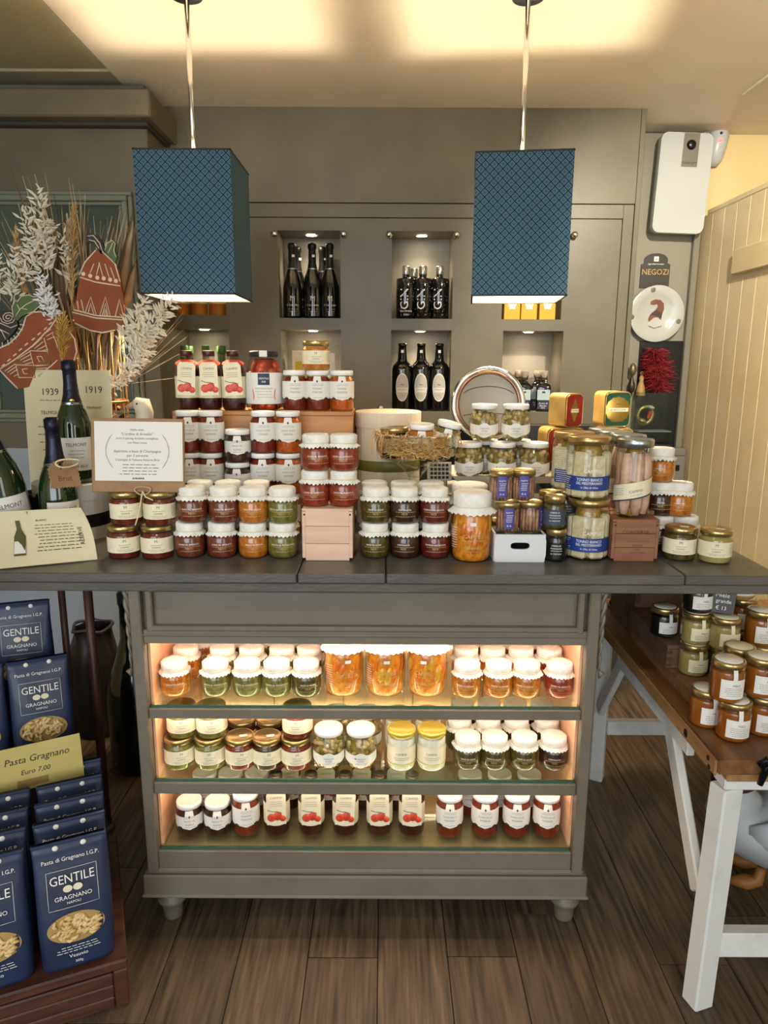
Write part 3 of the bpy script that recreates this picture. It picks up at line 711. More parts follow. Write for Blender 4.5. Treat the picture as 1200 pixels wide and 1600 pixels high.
@kind
def champagne(s, foil):
    h = .318
    pr = [(0,.004),(.030,0),(.041,.002),(.0445,.008),(.0445,.135),(.043,.155),(.037,.180),(.026,.208),(.0185,.235),(.0155,.262),(.0150,.300),(.0165,.302),(.0165,.312),(0,.313)]
    pr = [(a*s, z*s) for a, z in pr]; R = rz_(pr)
    fo = [(.0265,.208),(.020,.232),(.0170,.262),(.0165,.292),(.0185,.296),(.0180,.316),(.012,.3205),(0,.321)]
    le = letter(R, [('t', 'TELMONT', .0125*s, 0, .103*s, .95), ('b', .04*s, 3, .009*s, .0012, 0, .088*s), ('t', 'RÉSERVE BRUT', .0092*s, 0, .046*s, .9)], DINK)
    return [('glass_body', MB().lathe(pr, GGREEN, 32)), ('foil', MB().lathe([(a*s, z*s) for a, z in fo], FOIL, 24, mod=lambda i, k, a: (math.sin(7*a+k)*.0006, 0)), [('seal_band', MB().lathe([(.0268*s,.205*s),(.0258*s,.212*s)], SILVERL, 24), []), ('medallion', MB().lathe([(0,.002),(.006,.001),(.007,0)], GOLD, 12, T=Matrix.Translation((0, -.0245*s, .215*s)) @ Matrix.Rotation(PI/2+.3, 4, 'X')), [])]),
            ('label', patch(R, .046*s, .035*s, .122*s, PAPER, nc=24), [('lettering', le, [])])]
@kind
def prosecco():
    pr = [(0,.003),(.036,0),(.0415,.003),(.0425,.010),(.0425,.12),(.040,.145),(.032,.180),(.021,.21),(.0155,.24),(.0145,.29),(.0175,.295),(.0175,.308),(.012,.314),(0,.315)]
    R = rz_(pr)
    return [('glass_body', MB().lathe(pr, GBLACK, 26)), ('foil', MB().lathe([(.0215,.21),(.0165,.235),(.0155,.29),(.0185,.294),(.0185,.31),(.012,.3165),(0,.317)], mat('black_foil', '15130f', .45, .3), 20), [('price_tab', BX((.006, -.0175, .262), (.012, .002, .010), PAPER), []), ('silver_band', MB().lathe([(.0222,.207),(.0222,.211)], SILVERL, 20), [])]),
            ('lettering', letter(R, [('t', 'M', .03, 0, .082), ('t', 'il Colombè', .012, 0, .055), ('b', .04, 2, .009, .001, 0, .038)], CREAMP))]
@kind
def gin(tag_):
    pr = [(0,.002),(.040,0),(.043,.003),(.043,.168),(.041,.173),(.018,.176),(.016,.179),(.016,.196),(0,.197)]
    R = rz_(pr); sp = MB(); rr = random.Random(3); fn = wrap(R, .0012)
    for k in range(40):
        x, z = rr.uniform(-.05, .05), rr.uniform(.01, .16); q = .0008; sp.add([fn(x-q, z-q), fn(x+q, z-q), fn(x+q, z+q), fn(x-q, z+q)], [(0,1,2,3)], WINK)
    w3 = wrap(R, .0013); v, f = text2d('GIN', .052); le = MB().add([w3(-.006-y, .085+x) for x, y in v], f, WINK)
    ch = [('lettering', le, []), ('speckle_print', sp, [])]
    if tag_: ch.append(('price_writing', letter(R, [('t', 'Gin Ombra', .012, 0, .034), ('t', '€40', .012, 0, .018)], WINK), []))
    return [('bottle_body', MB().lathe(pr, GBLACK, 26), ch), ('stopper', MB().lathe([(.0165,.190),(.0175,.192),(.0175,.224),(.015,.227),(0,.227)], STEEL, 18), [('clear_neck', MB().lathe([(.0165,.177),(.0168,.190)], JG, 18), [])])]
@kind
def oilbottle():
    pr = [(0,.003),(.037,0),(.044,.003),(.0455,.010),(.0455,.182),(.043,.197),(.034,.210),(.025,.218),(.0215,.228),(.019,.262),(.0175,.284),(.0195,.286),(.0195,.297),(0,.298)]
    R = rz_(pr); rx, rz2 = .031, .062
    def ov(k=1): return (lambda x: .105-rz2*k*math.sqrt(max(0, 1-(x/(rx*k))**2)), lambda x: .105+rz2*k*math.sqrt(max(0, 1-(x/(rx*k))**2)))
    b, t = ov(); b2, t2 = ov(.9)
    band = patch(R, .028, .083, .104, PAPER, e=.0014, nc=10)
    return [('glass_body', MB().lathe(pr, GBLACK, 26)), ('label', patch(R, rx, b, t, PAPER, nc=22), [('inner_oval', patch(R, rx*.9, b2, t2, mat('grey_label', 'bdb9b0', .6), e=.001, nc=20), []), ('name_band', band, []), ('lettering', letter(R, [('t', 'EPALIROSI', .008, 0, .0945), ('b', .02, 1, .01, .0012, 0, .07)], INK, .0018), []), ('bird_emblem', letter(R, [('t', '~', .03, 0, .118), ('t', 'o', .006, .006, .064)], DINK, .0018), [])]),
            ('price_tab', BX((.0, -.0178, .262), (.012, .003, .012), PAPER))]
@kind
def squarebottle():
    sq = lambda a: 1/max(abs(math.cos(a)), abs(math.sin(a)))**.75
    pr = [(0,.002),(.031,0),(.033,.003),(.033,.105),(.030,.118),(.017,.126),(.015,.132),(.015,.158),(0,.159)]
    lb = MB().box((0, -.0336, .074), (.056, .001, .046), mat('pale_blue_label', 'a9bcc0', .6)); dk = MB().box((0, -.0336, .03), (.05, .001, .036), NAVY)
    return [('glass_body', MB().lathe(pr, GBLACK, 24, sq=sq)), ('stopper', MB().lathe([(.0125,.128),(.0125,.148),(.018,.152),(.018,.178),(.014,.181),(0,.181)], mat('clear_stopper', 'b8ad98', .1, c2='8d8270', scale=20), 16)),
            ('label', lb, [('label_mark', BX((0, -.0345, .086), (.014, .0008, .008), DINK), [])]), ('hand_written_tag', dk, [('lettering', print_on(MB(), [('t', 'Aceto di', .011, 0, .037), ('t', 'Barolo', .011, 0, .026), ('t', '€15', .010, 0, .016)], WINK, lambda x, z: (x, -.0346, z)), [])])]
def oct_liqueur(capm, gm, name): 
    pr = [(0,.003),(.034,0),(.037,.004),(.037,.17),(.033,.19),(.018,.205),(.0155,.215),(.0155,.25),(0,.251)]
    return [('glass_body', MB().lathe(pr, gm, 22)), ('cap', MB().lathe([(.0165,.245),(.0175,.246),(.0175,.278),(.015,.28),(0,.28)], capm, 16))]
@kind
def greencap(): return oct_liqueur(mat('green_cap', '55803f', .5), glass('pale_bottle', 'c9d2c2', 1.5), 'g')
@kind
def amberbottle():
    o = oct_liqueur(mat('brown_cap', '3a2a1e', .5), mat('amber_liquor', '9a4c12', .1, coat=.5, c2='c07a2a', scale=6), 'a'); return o+[('label', patch(rz_([(.037,0),(.037,.3)]), .05, .05, .13, CREAMP))]
# ---- placing
ORD = ['leftmost', 'second', 'third', 'fourth', 'fifth', 'sixth', 'seventh', 'eighth', 'ninth', 'tenth', 'eleventh', 'twelfth', 'thirteenth', 'fourteenth']
PENDING = []
def put(name, specs, px, Y, z, desc, place, cat, group, rz=None, x=None, tilt=(0, 0), label=None):
    X = XA(px, Y, z+.03) if x is None else x
    face = math.atan2(X, Y)*-.75
    o = thing(name, '', cat, (X, Y, z), (tilt[0], tilt[1], face+(random.uniform(-.12, .12) if rz is None else rz)), group)
    plant_tree(specs, o)
    if label: o['label'] = label
    else: PENDING.append((desc, place, px, o))
    return o
def finish_labels():
    g = {}
    for d, p, px, o in PENDING: g.setdefault((d, p), []).append((px, o))
    for (d, p), l in g.items():
        l.sort(key=lambda q: q[0])
        for i, (px, o) in enumerate(l):
            if len(l) == 1: o['label'] = '%s, %s' % (d, p)
            elif i == len(l)-1: o['label'] = '%s, rightmost of %s, %s' % (d, ['','one','two','three','four','five','six','seven','eight','nine','ten'][len(l)], p)
            elif i == 0: o['label'] = '%s, leftmost of %s, %s' % (d, ['','one','two','three','four','five','six','seven','eight','nine','ten'][len(l)], p)
            else: o['label'] = '%s, %s from left, %s' % (d, ORD[i], p)
# ------------------------------------------------------------------ goods on the worktop
random.seed(21)
CJ = {'brown': (('SUGO AL BASILICO', 'PESTO'), 'brown sauce jar with cloth cap'), 'orange': (('PESTO DI SICILIA', 'PESTO'), 'orange pesto jar with cloth cap'), 'green': (('PESTO AL PISTACCHIO', 'PESTO'), 'green pesto jar with cloth cap'),
      'red': (('SUGO AL BASILICO', 'NOCI'), 'red sauce jar with cloth cap'), 'olive': (('PATÈ DI OLIVE', 'PATÈ'), 'dark olive jar with cloth cap'), 'dark': (('CAPONATA', 'PATÈ'), 'dark brown jar with cloth cap'), 'darkred': (('POMODORI SECCHI', 'PATÈ'), 'dark red jar with cloth cap')}
def cj(col, px, Y, z, place, group, **k):
    t, d = CJ[col]
    return put('cloth_capped_jar', clothjar(col, t, random.randint(0, 3)), px, Y, z, d, place, 'jar', group, **k)
HC = .087
G1 = 'cloth capped jars on the worktop'
for px, c in ((297,'brown'),(347,'brown'),(396,'orange'),(442,'green')): cj(c, px, 1.700, ZT, 'bottom front row by gold-lidded jars', G1)
for px, c in ((301,'brown'),(350,'brown'),(396,'orange'),(442,'green')): cj(c, px, 1.700, ZT+HC, 'top front row by gold-lidded jars', G1)
for px, c in ((311,'brown'),(356,'orange'),(400,'orange'),(446,'green')):
    cj(c, px, 1.783, ZT, 'hidden behind bottom row left', G1)
for px, c in ((314,'brown'),(357,'brown'),(402,'orange')): cj(c, px, 1.783, ZT+HC, 'behind top row left of box', G1)
GJ = lambda c, px, Y, z, place, tab=True: put('gold_lidded_jar', goldjar(c, 'gold', tab), px, Y, z, 'dark preserve jar with gold lid' if c in ('dark', 'darkred') else 'preserve jar with gold lid', place, 'jar', 'gold lidded jars')
for px in (194, 246): GJ('darkred', px, 1.69, ZT, 'bottom pair below the kraft notice', px > 200)
for px in (198, 250): GJ('darkred', px, 1.70, ZT+.0812, 'top pair below the kraft notice', False)
# tall sauce jars stacked behind
GS = 'white labelled sauce jars'
def sg(px, Y, z, l1='SUGO ALLA', l2='NONNA', c='redsauce', h=.113, place='', **k):
    return put('sauce_jar', sugo(c, l1, l2, h), px, Y, z, 'white labelled %ssauce jar' % ('short ' if h < .1 else ''), place, 'jar', GS, rz=random.uniform(-.06, .06), **k)
for lv, pl in ((0, 'lowest hidden tier of sauce stack'), (1, 'middle tier of sauce stack'), (2, 'top tier of sauce stack')):
    for px, l1, l2 in ((299,'SUGO ALLA','NONNA'),(331,'SUGO ALLA','NONNA'),(412,'SUGO CON','TONNO'),(451,'SUGO ALLA','NORMA')):
        if lv == 0 and px in (299,): pass
        sg(px-(4 if lv == 2 and px == 299 else 0), 1.945, ZT+.1132*lv, l1, l2, 'orangesauce' if px == 451 else 'redsauce', place=pl)
sg(372, 1.93, ZT, 'RAGÙ', 'DI SUINO', h=.113, place='lowest hidden tier, under short jars', c='darkred')
for k, pl in ((0, 'lower of two between tall stacks'), (1, 'upper of two between tall stacks')): sg(372, 1.93, ZT+.1132+.0892*k, 'RAGÙ DI', 'SUINO', 'dark', .089, pl)
# wooden riser behind them and what stands on it
RW = mat('honey_pine', 'a8703a', .5, c2='c48d52', scale=5, stretch=(1, 6, 6), lo=.3, hi=.7)
PW = mat('pale_pine', 'c9a58c', .55, c2='d8b79f', scale=6, stretch=(1, 6, 8), lo=.3, hi=.7, bump=.1)
ZR = 1.284
rx0, rx1 = XA(268, 2.0, ZR), XA(551, 2.0, ZR)
rs = thing('wooden_riser', 'honey coloured wooden box riser behind the white labelled sauce jars', 'box', ((rx0+rx1)/2, 2.09, ZT)); wr = rx1-rx0
new('top_board', BX((0, 0, ZR-ZT-.006), (wr, .17, .012), RW, .002), rs); new('front_board', BX((0, -.078, (ZR-ZT)/2-.006), (wr, .012, ZR-ZT-.0125), RW, .001), rs); new('back_board', BX((0, .078, (ZR-ZT)/2-.006), (wr, .012, ZR-ZT-.0125), RW, .001), rs)
for sx in (-1, 1): new('side_board', BX((sx*(wr/2-.006), 0, (ZR-ZT)/2-.006), (.012, .143, ZR-ZT-.0125), RW, .001), rs)
for px, t in ((294, .05), (329, -.02), (366, -.06)): put('tomato_bottle', tagbottle(t), px, 2.06, ZR, 'dark tomato bottle with hang tag', 'on the wooden riser', 'bottle', 'tomato bottles with hang tags', rz=0)
put('peeled_tomato_jar', bigtomato(), 414, 2.075, ZR, '', '', 'jar', None, rz=0, label='big jar of peeled tomatoes with dark lid and navy crest label')
for px, c in ((461,'redsauce'),(497,'redsauce'),(534,'orangesauce')): sg(px, 2.055, ZR, 'FUNGHI', 'PORCINI', c, place='porcini row on wooden riser')
put('gold_lidded_jar', goldjar('orange', 'gold', False), 494, 2.055, ZR+.1132, '', '', 'jar', 'gold lidded jars', rz=0, label='orange preserve jar with gold lid standing on top of porcini sauce jars')
# pale wooden wine box with four red jars
def woodbox(name, label, px0, px1, Y, z0, h, depth, m, cat='box', gap=True):
    x0, x1 = XA(px0, Y, z0+h/2), XA(px1, Y, z0+h/2); w_ = x1-x0
    t = thing(name, label, cat, ((x0+x1)/2, Y+depth/2, z0))
    n = 3
    for k in range(n): new('front_slat', BX((0, -depth/2+.004, h*(k+.5)/n), (w_-.016, .008, h/n-.0008), m, .0008), t)
    for sx in (-1, 1): new('side_board', BX((sx*(w_/2-.004), 0, h/2), (.008, depth, h-.0135), m, .0008), t)
    new('back_board', BX((0, depth/2-.004, h/2-.004), (w_-.0165, .008, h-.009), m, .0008), t); new('lid_board', BX((0, .001, h-.003), (w_, depth, .006), m, .001), t)
    sc_ = MB()
    for sx in (-1, 1): new('screw', MB().lathe([(0,.0006),(.0022,.0004),(.0025,0)], DINK, 8, T=Matrix.Translation((sx*(w_/2-.006), -depth/2-.0001, h-.014)) @ Matrix.Rotation(PI/2, 4, 'X')), t)
    return t
woodbox('wine_box', 'pale pine wine box under four red cloth capped jars', 472, 551, 1.655, ZT, .128, .11, PW)
ZX = ZT+.1282
for px in (492, 537): cj('red', px, 1.705, ZX, 'lower pair on pale wine box', G1)
for px in (494, 537): cj('red', px, 1.705, ZX+HC, 'upper pair on pale wine box', G1)
# dark jars
for px, c in ((586,'olive'),(633,'dark'),(680,'darkred')): cj(c, px, 1.705, ZT, 'bottom row right of pale box', G1)
for px, c in ((587,'olive'),(632,'dark'),(679,'darkred')): cj(c, px, 1.705, ZT+HC, 'top row right of pale box', G1)
for px, c in ((585,'olive'),(630,'dark'),(673,'dark')):
    cj(c, px, 1.790, ZT, 'hidden behind bottom row right', G1); cj(c, px, 1.790, ZT+HC, 'behind top row right of box', G1)
# big vegetable jars
put('vegetable_jar', vegjar('c', 3), 736, 1.685, ZT, '', '', 'jar', 'big vegetable jars', rz=.05, label='big jar of pickled peppers with cloth cap beside the white crate')
put('vegetable_jar', vegjar('c', 5), 731, 1.80, ZT, '', '', 'jar', 'big vegetable jars', label='big cloth capped vegetable jar mostly hidden behind another like it')
# hat box
HB = mat('cream_card', 'd8cdb6', .6); RIB = mat('olive_ribbon', '6d6a2c', .4)
hb = thing('hat_box', 'cream round hat box with olive ribbon behind the glass coupe', 'box', (XA(606, 2.11, 1.1), 2.115, ZT))
new('body', MB().lathe([(0,0),(.095,0),(.095,.30),(0,.30)], HB, 40, smooth=False), hb); new('lid', MB().lathe([(.0975,.285),(.0975,.328),(.095,.330),(0,.330)], HB, 40, smooth=False), hb); new('ribbon', MB().lathe([(.0955,.16),(.0962,.161),(.0962,.190),(.0955,.191)], RIB, 40), hb)
# glass coupe with straw and three small jars
cx, cy = XA(649, 1.895, 1.15), 1.895
cp = thing('glass_coupe', 'footed glass coupe filled with golden straw', 'bowl', (cx, cy, ZT)); cb = .22
new('bowl', MB().lathe([(0,cb-.055),(.018,cb-.05),(.035,cb-.028),(.06,cb-.012),(.092,cb),(.106,cb+.02),(.110,cb+.05),(.110,cb+.066),(.107,cb+.05),(.103,cb+.022),(.090,cb+.004),(.03,cb-.02),(0,cb-.03)], JG, 40), cp)
new('stem', MB().lathe([(.012,0.012),(.011,.03),(.013,.10),(.016,.15),(.018,cb-.05)], JG, 20), cp); new('foot', MB().lathe([(0,0),(.055,0),(.055,.003),(.02,.008),(.012,.013),(0,.014)], JG, 32), cp)
st = MB(); rr = random.Random(8); SM = [mat('straw_a', 'e0ad62', .6), mat('straw_b', 'efcb90', .6), mat('straw_c', 'cf9850', .6)]
for k in range(1700):
    a = rr.random()*6.283; q = .104*math.sqrt(rr.random()); z = cb+.006+rr.random()*(.052 if q < .09 else .062)
    if q > .085: z = max(z, cb+.02)
    p = Vector((q*math.cos(a), q*math.sin(a), z)); d = Vector((rr.uniform(-1, 1), rr.uniform(-1, 1), rr.uniform(-.35, .45))).normalized()*rr.uniform(.012, .028)
    o_ = Vector((rr.uniform(-1, 1), rr.uniform(-1, 1), rr.uniform(-1, 1)))*.006
    pts = [p-d, p-d*.3+o_, p+d*.4-o_, p+d]
    pts = [Vector((v.x*min(1, .103/max(.001, math.hypot(v.x, v.y))), v.y*min(1, .103/max(.001, math.hypot(v.x, v.y))), v.z)) if v.z < cb+.062 else v for v in pts]
    st.tube(pts, .0009, SM[k % 3], 3, smooth=False, cap=False)
for k in range(26):
    a = rr.uniform(2.6, 3.9) if k % 2 else rr.uniform(-.5, .5); p = Vector((.106*math.cos(a), .106*math.sin(a), cb+.06)); out_ = Vector((math.cos(a), math.sin(a), 0))
    st.tube([p-out_*.02, p+out_*.008+Vector((0,0,.008)), p+out_*.016-Vector((0,0,.01)), p+out_*.018-Vector((0,0,rr.uniform(.02, .05)))], .0007, SM[k % 3], 3, smooth=False, cap=False)
new('straw', st, cp, kind='stuff')
put('gold_lidded_jar', goldjar('black', 'gold', False), 0, cy-.01, ZT+cb+.002, '', '', 'jar', 'jars in the straw', x=cx-.052, tilt=(0, -.06), label='dark capers jar with gold lid nestled in the straw coupe')
sm_ = sugo('orange', 'MIELE', 'FIORI', .089)
put('sauce_jar', sm_, 0, cy-.035, ZT+cb+.006, '', '', 'jar', 'jars in the straw', x=cx+.012, tilt=(.05, .02), rz=0, label='white labelled jar in the middle of the straw coupe')
put('sauce_jar', sugo('green', 'PATÈ', 'OLIVE', .089), 0, cy+.005, ZT+cb+.010, '', '', 'jar', 'jars in the straw', x=cx+.072, tilt=(.05, .22), rz=0, label='white labelled jar tilted at the right of the straw coupe')
# shop scale and its pan carrying artichoke jars
SC = mat('scale_plastic', 'b9b3a2', .45); 
sx0 = XA(783, 2.0, 1.1)
sl = thing('shop_scale', 'beige shop scale with keypad and flat pan under artichoke jars', 'scale', (sx0, 2.02, ZT))
new('body', BX((-.01, .06, .055), (.30, .24, .11), SC, .008), sl); new('column', BX((.01, .06, .125), (.20, .12, .03), STEEL, .004), sl)
pn = new('pan', MB().add([(-.125,-.075,.148),(.125,-.075,.148),(.125,.10,.148),(-.125,.10,.148),(-.148,-.098,.166),(.148,-.098,.166),(.148,.122,.166),(-.148,.122,.166),(-.128,-.078,.1445),(.128,-.078,.1445),(.128,.103,.1445),(-.128,.103,.1445)],
        [(0,1,2,3),(0,4,5,1),(1,5,6,2),(2,6,7,3),(3,7,4,0),(8,11,10,9),(8,9,5,4),(9,10,6,5),(10,11,7,6),(11,8,4,7)], mat('pan_cream', 'cfcabb', .35)), sl)
kp = new('keypad', BX((0, 0, 0), (.07, .003, .055), SC, .001), sl, (-.175, -.005, .165), (-.35, 0, 0))
for i in range(5):
    for j in range(4): new('key', BX((-.022+i*.011, -.0025, -.018+j*.012), (.008, .003, .008), DINK, .001), kp)
new('keypad_arm', BX((-.175, .02, .10), (.05, .02, .10), SC, .004), sl); new('receipt_slip', BX((-.17, -.07, .117), (.075, .07, .002), PAPER), sl)
ZP = ZT+.1482
for px, v in ((732,1),(784,2),(835,3)): put('artichoke_jar', artichoke(v), px, 2.0, ZP, 'round artichoke jar with white lid', 'front row on scale pan', 'jar', 'artichoke jars', rz=random.uniform(-.1, .1))
for px, v in ((757,2),(808,4)): put('artichoke_jar', artichoke(v), px, 2.075, ZP, 'round artichoke jar with white lid', 'behind front row on scale pan', 'jar', 'artichoke jars')
for px, v in ((756,4),(805,1)): put('artichoke_jar', artichoke(v), px, 2.035, ZP+.1042, 'round artichoke jar with white lid', 'on top of the artichoke pile', 'jar', 'artichoke jars', rz=0)
# round chrome tray leaning behind
tc = P(763, 631, 2.24)
tr_ = thing('round_tray', 'round chrome rimmed tray standing upright behind the artichoke jars', 'tray', tc, (PI/2-.1, 0, 0)); R_ = .108
new('rim', MB().tube([(R_*math.cos(a), R_*math.sin(a), 0) for a in [2*PI*k/48 for k in range(48)]], .0085, CHROME, 10, closed=True), tr_)
new('inner_rim', MB().tube([(.9*R_*math.cos(a), .9*R_*math.sin(a), .002) for a in [2*PI*k/48 for k in range(48)]], .006, mat('copper_rim', '8a6a58', .2, .9), 8, closed=True), tr_)
new('dish', MB().lathe([(0,-.012),(.07,-.010),(.092,0)], mat('tray_grey', '8f8d86', .45, .3), 40), tr_)
for s_ in (-1, 1): new('reflection_line', MB().tube([(.09*math.cos(a), (.012 if s_ > 0 else -.045)+(.042 if s_ > 0 else .016)*math.sin(a), -.004) for a in [PI*k/16 for k in range(1, 16)]], .0012, DINK, 5), tr_)  # dark arcs drawn in the dish in place of reflected lines
new('stand_foot', BX((0, -.16, -.02), (.06, .20, .012), BLACK, .003), tr_)
# white crate with anchovy jars
wc0, wc1 = XA(772, 1.652, ZT+.03), XA(853, 1.652, ZT+.03); ww = wc1-wc0
wcr = thing('white_crate', 'small white wooden crate with oval hand hole', 'crate', ((wc0+wc1)/2, 1.70, ZT)); WW = mat('white_crate_paint', 'cdced0', .5); hh = .068
fo = MB(); hx, hz, hc = .023, .0085, .040
def holed(mb, w2, h2, y0, y1, m):
    n = 24; inner = []; outer = []
    for k in range(n):
        a = 2*PI*k/n; c_, s_ = math.cos(a), math.sin(a); inner.append((math.copysign(abs(c_)**.5, c_)*hx, hc+math.copysign(abs(s_)**.7, s_)*hz))
        q = 1/max(abs(c_)/w2, abs(s_)/(h2/2)); outer.append((max(-w2, min(w2, c_*q)), h2/2+max(-h2/2, min(h2/2, s_*q))))
    vs = [(x, y0, z) for x, z in inner]+[(x, y0, z) for x, z in outer]+[(x, y1, z) for x, z in inner]+[(x, y1, z) for x, z in outer]
    fs = []
    for k in range(n):
        j = (k+1) % n; fs += [(k, j, n+j, n+k)[::-1], (2*n+k, 2*n+j, 3*n+j, 3*n+k), (k, 2*n+k, 2*n+j, j), (n+k, n+j, 3*n+j, 3*n+k)]
    mb.add(vs, fs, m)
holed(fo, ww/2, hh, -.048, -.042, WW); new('front_board', fo, wcr)
new('bottom_board', BX((0, 0, .003), (ww-.0125, .083, .006), mat('crate_inside_shade', '2a2826', .7)), wcr); new('back_board', BX((0, .045, hh/2), (ww, .006, hh), mat('crate_inside_shade', '2a2826', .7), .001), wcr)  # dark board colour stands in for the shade inside the hand hole
for sx in (-1, 1): new('side_board', BX((sx*(ww/2-.003), 0, hh/2), (.006, .0835, hh), WW, .0008), wcr)
new('top_board', BX((0, 0, hh-.0045), (ww-.0125, .083, .006), mat('crate_inside_shade', '2a2826', .7)), wcr)
ZA = ZT+hh+.0004
GA = 'anchovy jars on the white crate'
for px, Y in ((793, 1.690), (828, 1.697)): put('anchovy_jar', anchovy(1), px, Y, ZA-.0015, 'small anchovy jar with violet label', 'lower pair on white crate', 'jar', GA, rz=.1 if px < 800 else 1.2)
for px, Y in ((783, 1.690), (817, 1.697)): put('anchovy_jar', anchovy(2), px, Y, ZA+.0752, 'small anchovy jar with violet label', 'upper pair above white crate', 'jar', GA, rz=.05)
for px in (778, 812): put('anchovy_jar', anchovy(1), px, 1.79, ZT, 'small anchovy jar with violet label', 'hidden behind the white crate', 'jar', GA, rz=.4)
for px, Y, z, l in ((868, 1.675, ZT, 0), (866, 1.680, ZT+.0802, 1)): put('tartufo_jar', smalldark('olive' if l else 'black', l), px, Y, z, '', '', 'jar', 'small dark spread jars', rz=0, label='small black truffle spread jar on the worktop beside white crate' if not l else 'small spread jar with slate label standing on black truffle jar')
for px, Y, z in ((858, 1.745, ZT), (857, 1.745, ZT+.0802), (884, 1.76, ZT), (883, 1.76, ZT+.0802)): put('tartufo_jar', smalldark('dark', 1), px, Y, z, 'small spread jar with gold lid', ('bottom' if z == ZT else 'top')+' layer behind truffle jars', 'jar', 'small dark spread jars')
# tuna jars and fillet jar
put('tuna_jar', tunajar('gold', 1), 916, 1.705, ZT, '', '', 'jar', 'big tuna jars', rz=.05, label='big white tuna jar with blue label, standing on the worktop')
put('tuna_jar', tunajar('gold', 2), 917, 1.705, ZT+.1503, '', '', 'jar', 'big tuna jars', rz=.05, label='big white tuna jar with blue label, stacked on another tuna jar')
put('tuna_jar', tunajar('gold', 3), 893, 1.815, ZT, '', '', 'jar', 'big tuna jars', rz=.8, label='big tuna jar on the worktop hidden behind the front tuna stack')
put('tuna_jar', tunajar('gold', 3), 893, 1.815, ZT+.1503, '', '', 'jar', 'big tuna jars', rz=.8, label='big tuna jar seen partly behind top tuna jar, next to artichokes')
CW = mat('reddish_cedar', '74482f', .5, c2='8e5c3f', scale=6, stretch=(1, 7, 7), lo=.3, hi=.7)
cbx = woodbox('cedar_box', 'reddish wooden box with stamped lettering under tall fillet jar', 956, 1029, 1.662, ZT, .104, .10, CW)
wv = XA(1029, 1.662, ZT+.05)-XA(956, 1.662, ZT+.05)
new('stamp_print', print_on(MB(), [('t', 'CONSERVE', .013, 0, .072), ('t', 'SICILIA', .008, .006, .040), ('t', '25000', .006, .006, .030), ('b', .04, 1, .003, .0015, .006, .022), ('b', .05, 1, .003, .001, .006, .050)], mat('stamp_ink', '3d2418', .7), lambda x, z: (x, -.0504, z)), cbx)
put('fillet_jar', filletjar('s'), 986, 1.708, ZT+.1042, '', '', 'jar', 'tall fillet jars', rz=-.05, label='tall jar of pink fish fillets with slanted label on cedar box')
for k, (px, Y) in enumerate(((976, 1.815), (955, 1.905), (938, 1.99))): put('fillet_jar', filletjar('s'), px, Y, ZT+.1042, '', '', 'jar', 'tall fillet jars', label='tall fillet jar with silver lid, %s behind the front one in file' % ('first', 'second', 'third')[k])
bl = thing('wooden_block', 'plain wooden riser block hidden beneath the rear fillet jars', 'box', (XA(956, 1.90, 1.0), 1.905, ZT)); new('top_board', BX((0, 0, .098), (.13, .27, .012), CW, .002), bl); new('front_board', BX((0, -.128, .046), (.13, .012, .0915), CW), bl); new('back_board', BX((0, .128, .046), (.13, .012, .0915), CW), bl)
for k in range(2): bl.children[0]
# tins
def tin(label, px0, px1, py0, py1, Y, c1, c2m, rz, dia):
    a, b = P(px0, py1, Y), P(px1, py0, Y); w_, h_ = b.x-a.x, b.z-a.z
    t = thing('tin_box', label, 'tin', ((a.x+b.x)/2, Y, a.z), rz, 'decorated tins')
    m1 = mat('tin_'+c1, c1, .3, .2, c2=c2m, scale=8); d = .075
    def rr_(w2, h2, r, n=5):
        o = []
        for cx_, cz, a0 in ((w2-r, h2-r, 0), (-w2+r, h2-r, 90), (-w2+r, -h2+r, 180), (w2-r, -h2+r, 270)):
            for k in range(n+1): q = math.radians(a0+90*k/n); o.append((cx_+r*math.cos(q), cz+r*math.sin(q)))
        return o
    T = Matrix.Translation((0, 0, h_/2)); o1 = rr_(w_/2, h_/2, .016)
    new('body', MB().prism(o1[::-1], d, mat('tin_side_'+c1, 'a98a45', .45, .1, c2='c2a561', scale=14), T=T), t)
    f = new('front_plate', MB().prism(rr_(w_/2-.002, h_/2-.002, .014)[::-1], .004, m1, T=T @ Matrix.Translation((0, -.0035, 0))), t)
    new('gold_border', MB().tube([(x*.93, -.0042, z*.93+h_/2) for x, z in o1], .0012, GOLD, 5, closed=True), f)
    if dia: new('medallion', MB().prism([(0, h_*.36), (-w_*.24, 0), (0, -h_*.36), (w_*.24, 0)], .001, GOLD, T=T @ Matrix.Translation((0, -.0046, 0))), f)
    else: new('medallion', MB().lathe([(0,.0012),(h_*.33,.0008),(h_*.35,0)], GOLD, 28, T=T @ Matrix.Translation((0, -.0036, 0)) @ Matrix.Rotation(PI/2, 4, 'X'), mod=lambda i, k, a: ((.002 if i % 2 else 0) if k == 2 else 0, 0)), f)
    new('name_band', BX((0, -.0058, h_/2), (w_*(.42 if dia else .78), .001, h_*.1), CREAMP), f)
    new('lettering', print_on(MB(), [('t', 'LE ACCIUGHE' if not dia else 'TONNO', h_*.075, 0, h_/2), ('b', w_*.2, 1, .004, .0012, 0, h_*.66)], DINK, lambda x, z: (x, -.0066, z)), f)
    return t
YT_ = 2.05
tin('red decorated tin with gold diamond, lying behind the tuna jars', 851, 915, 669, 722, YT_, '7e2016', '98291c', .12, True)
tin('second red tin lying behind the silver lidded jars', 934, 990, 669, 722, YT_+.02, '7e2016', '98291c', -.05, True)
tin('red tin with gold diamond standing on another red tin', 878, 915, 615, 668, YT_, '7e2016', '98291c', .42, True)
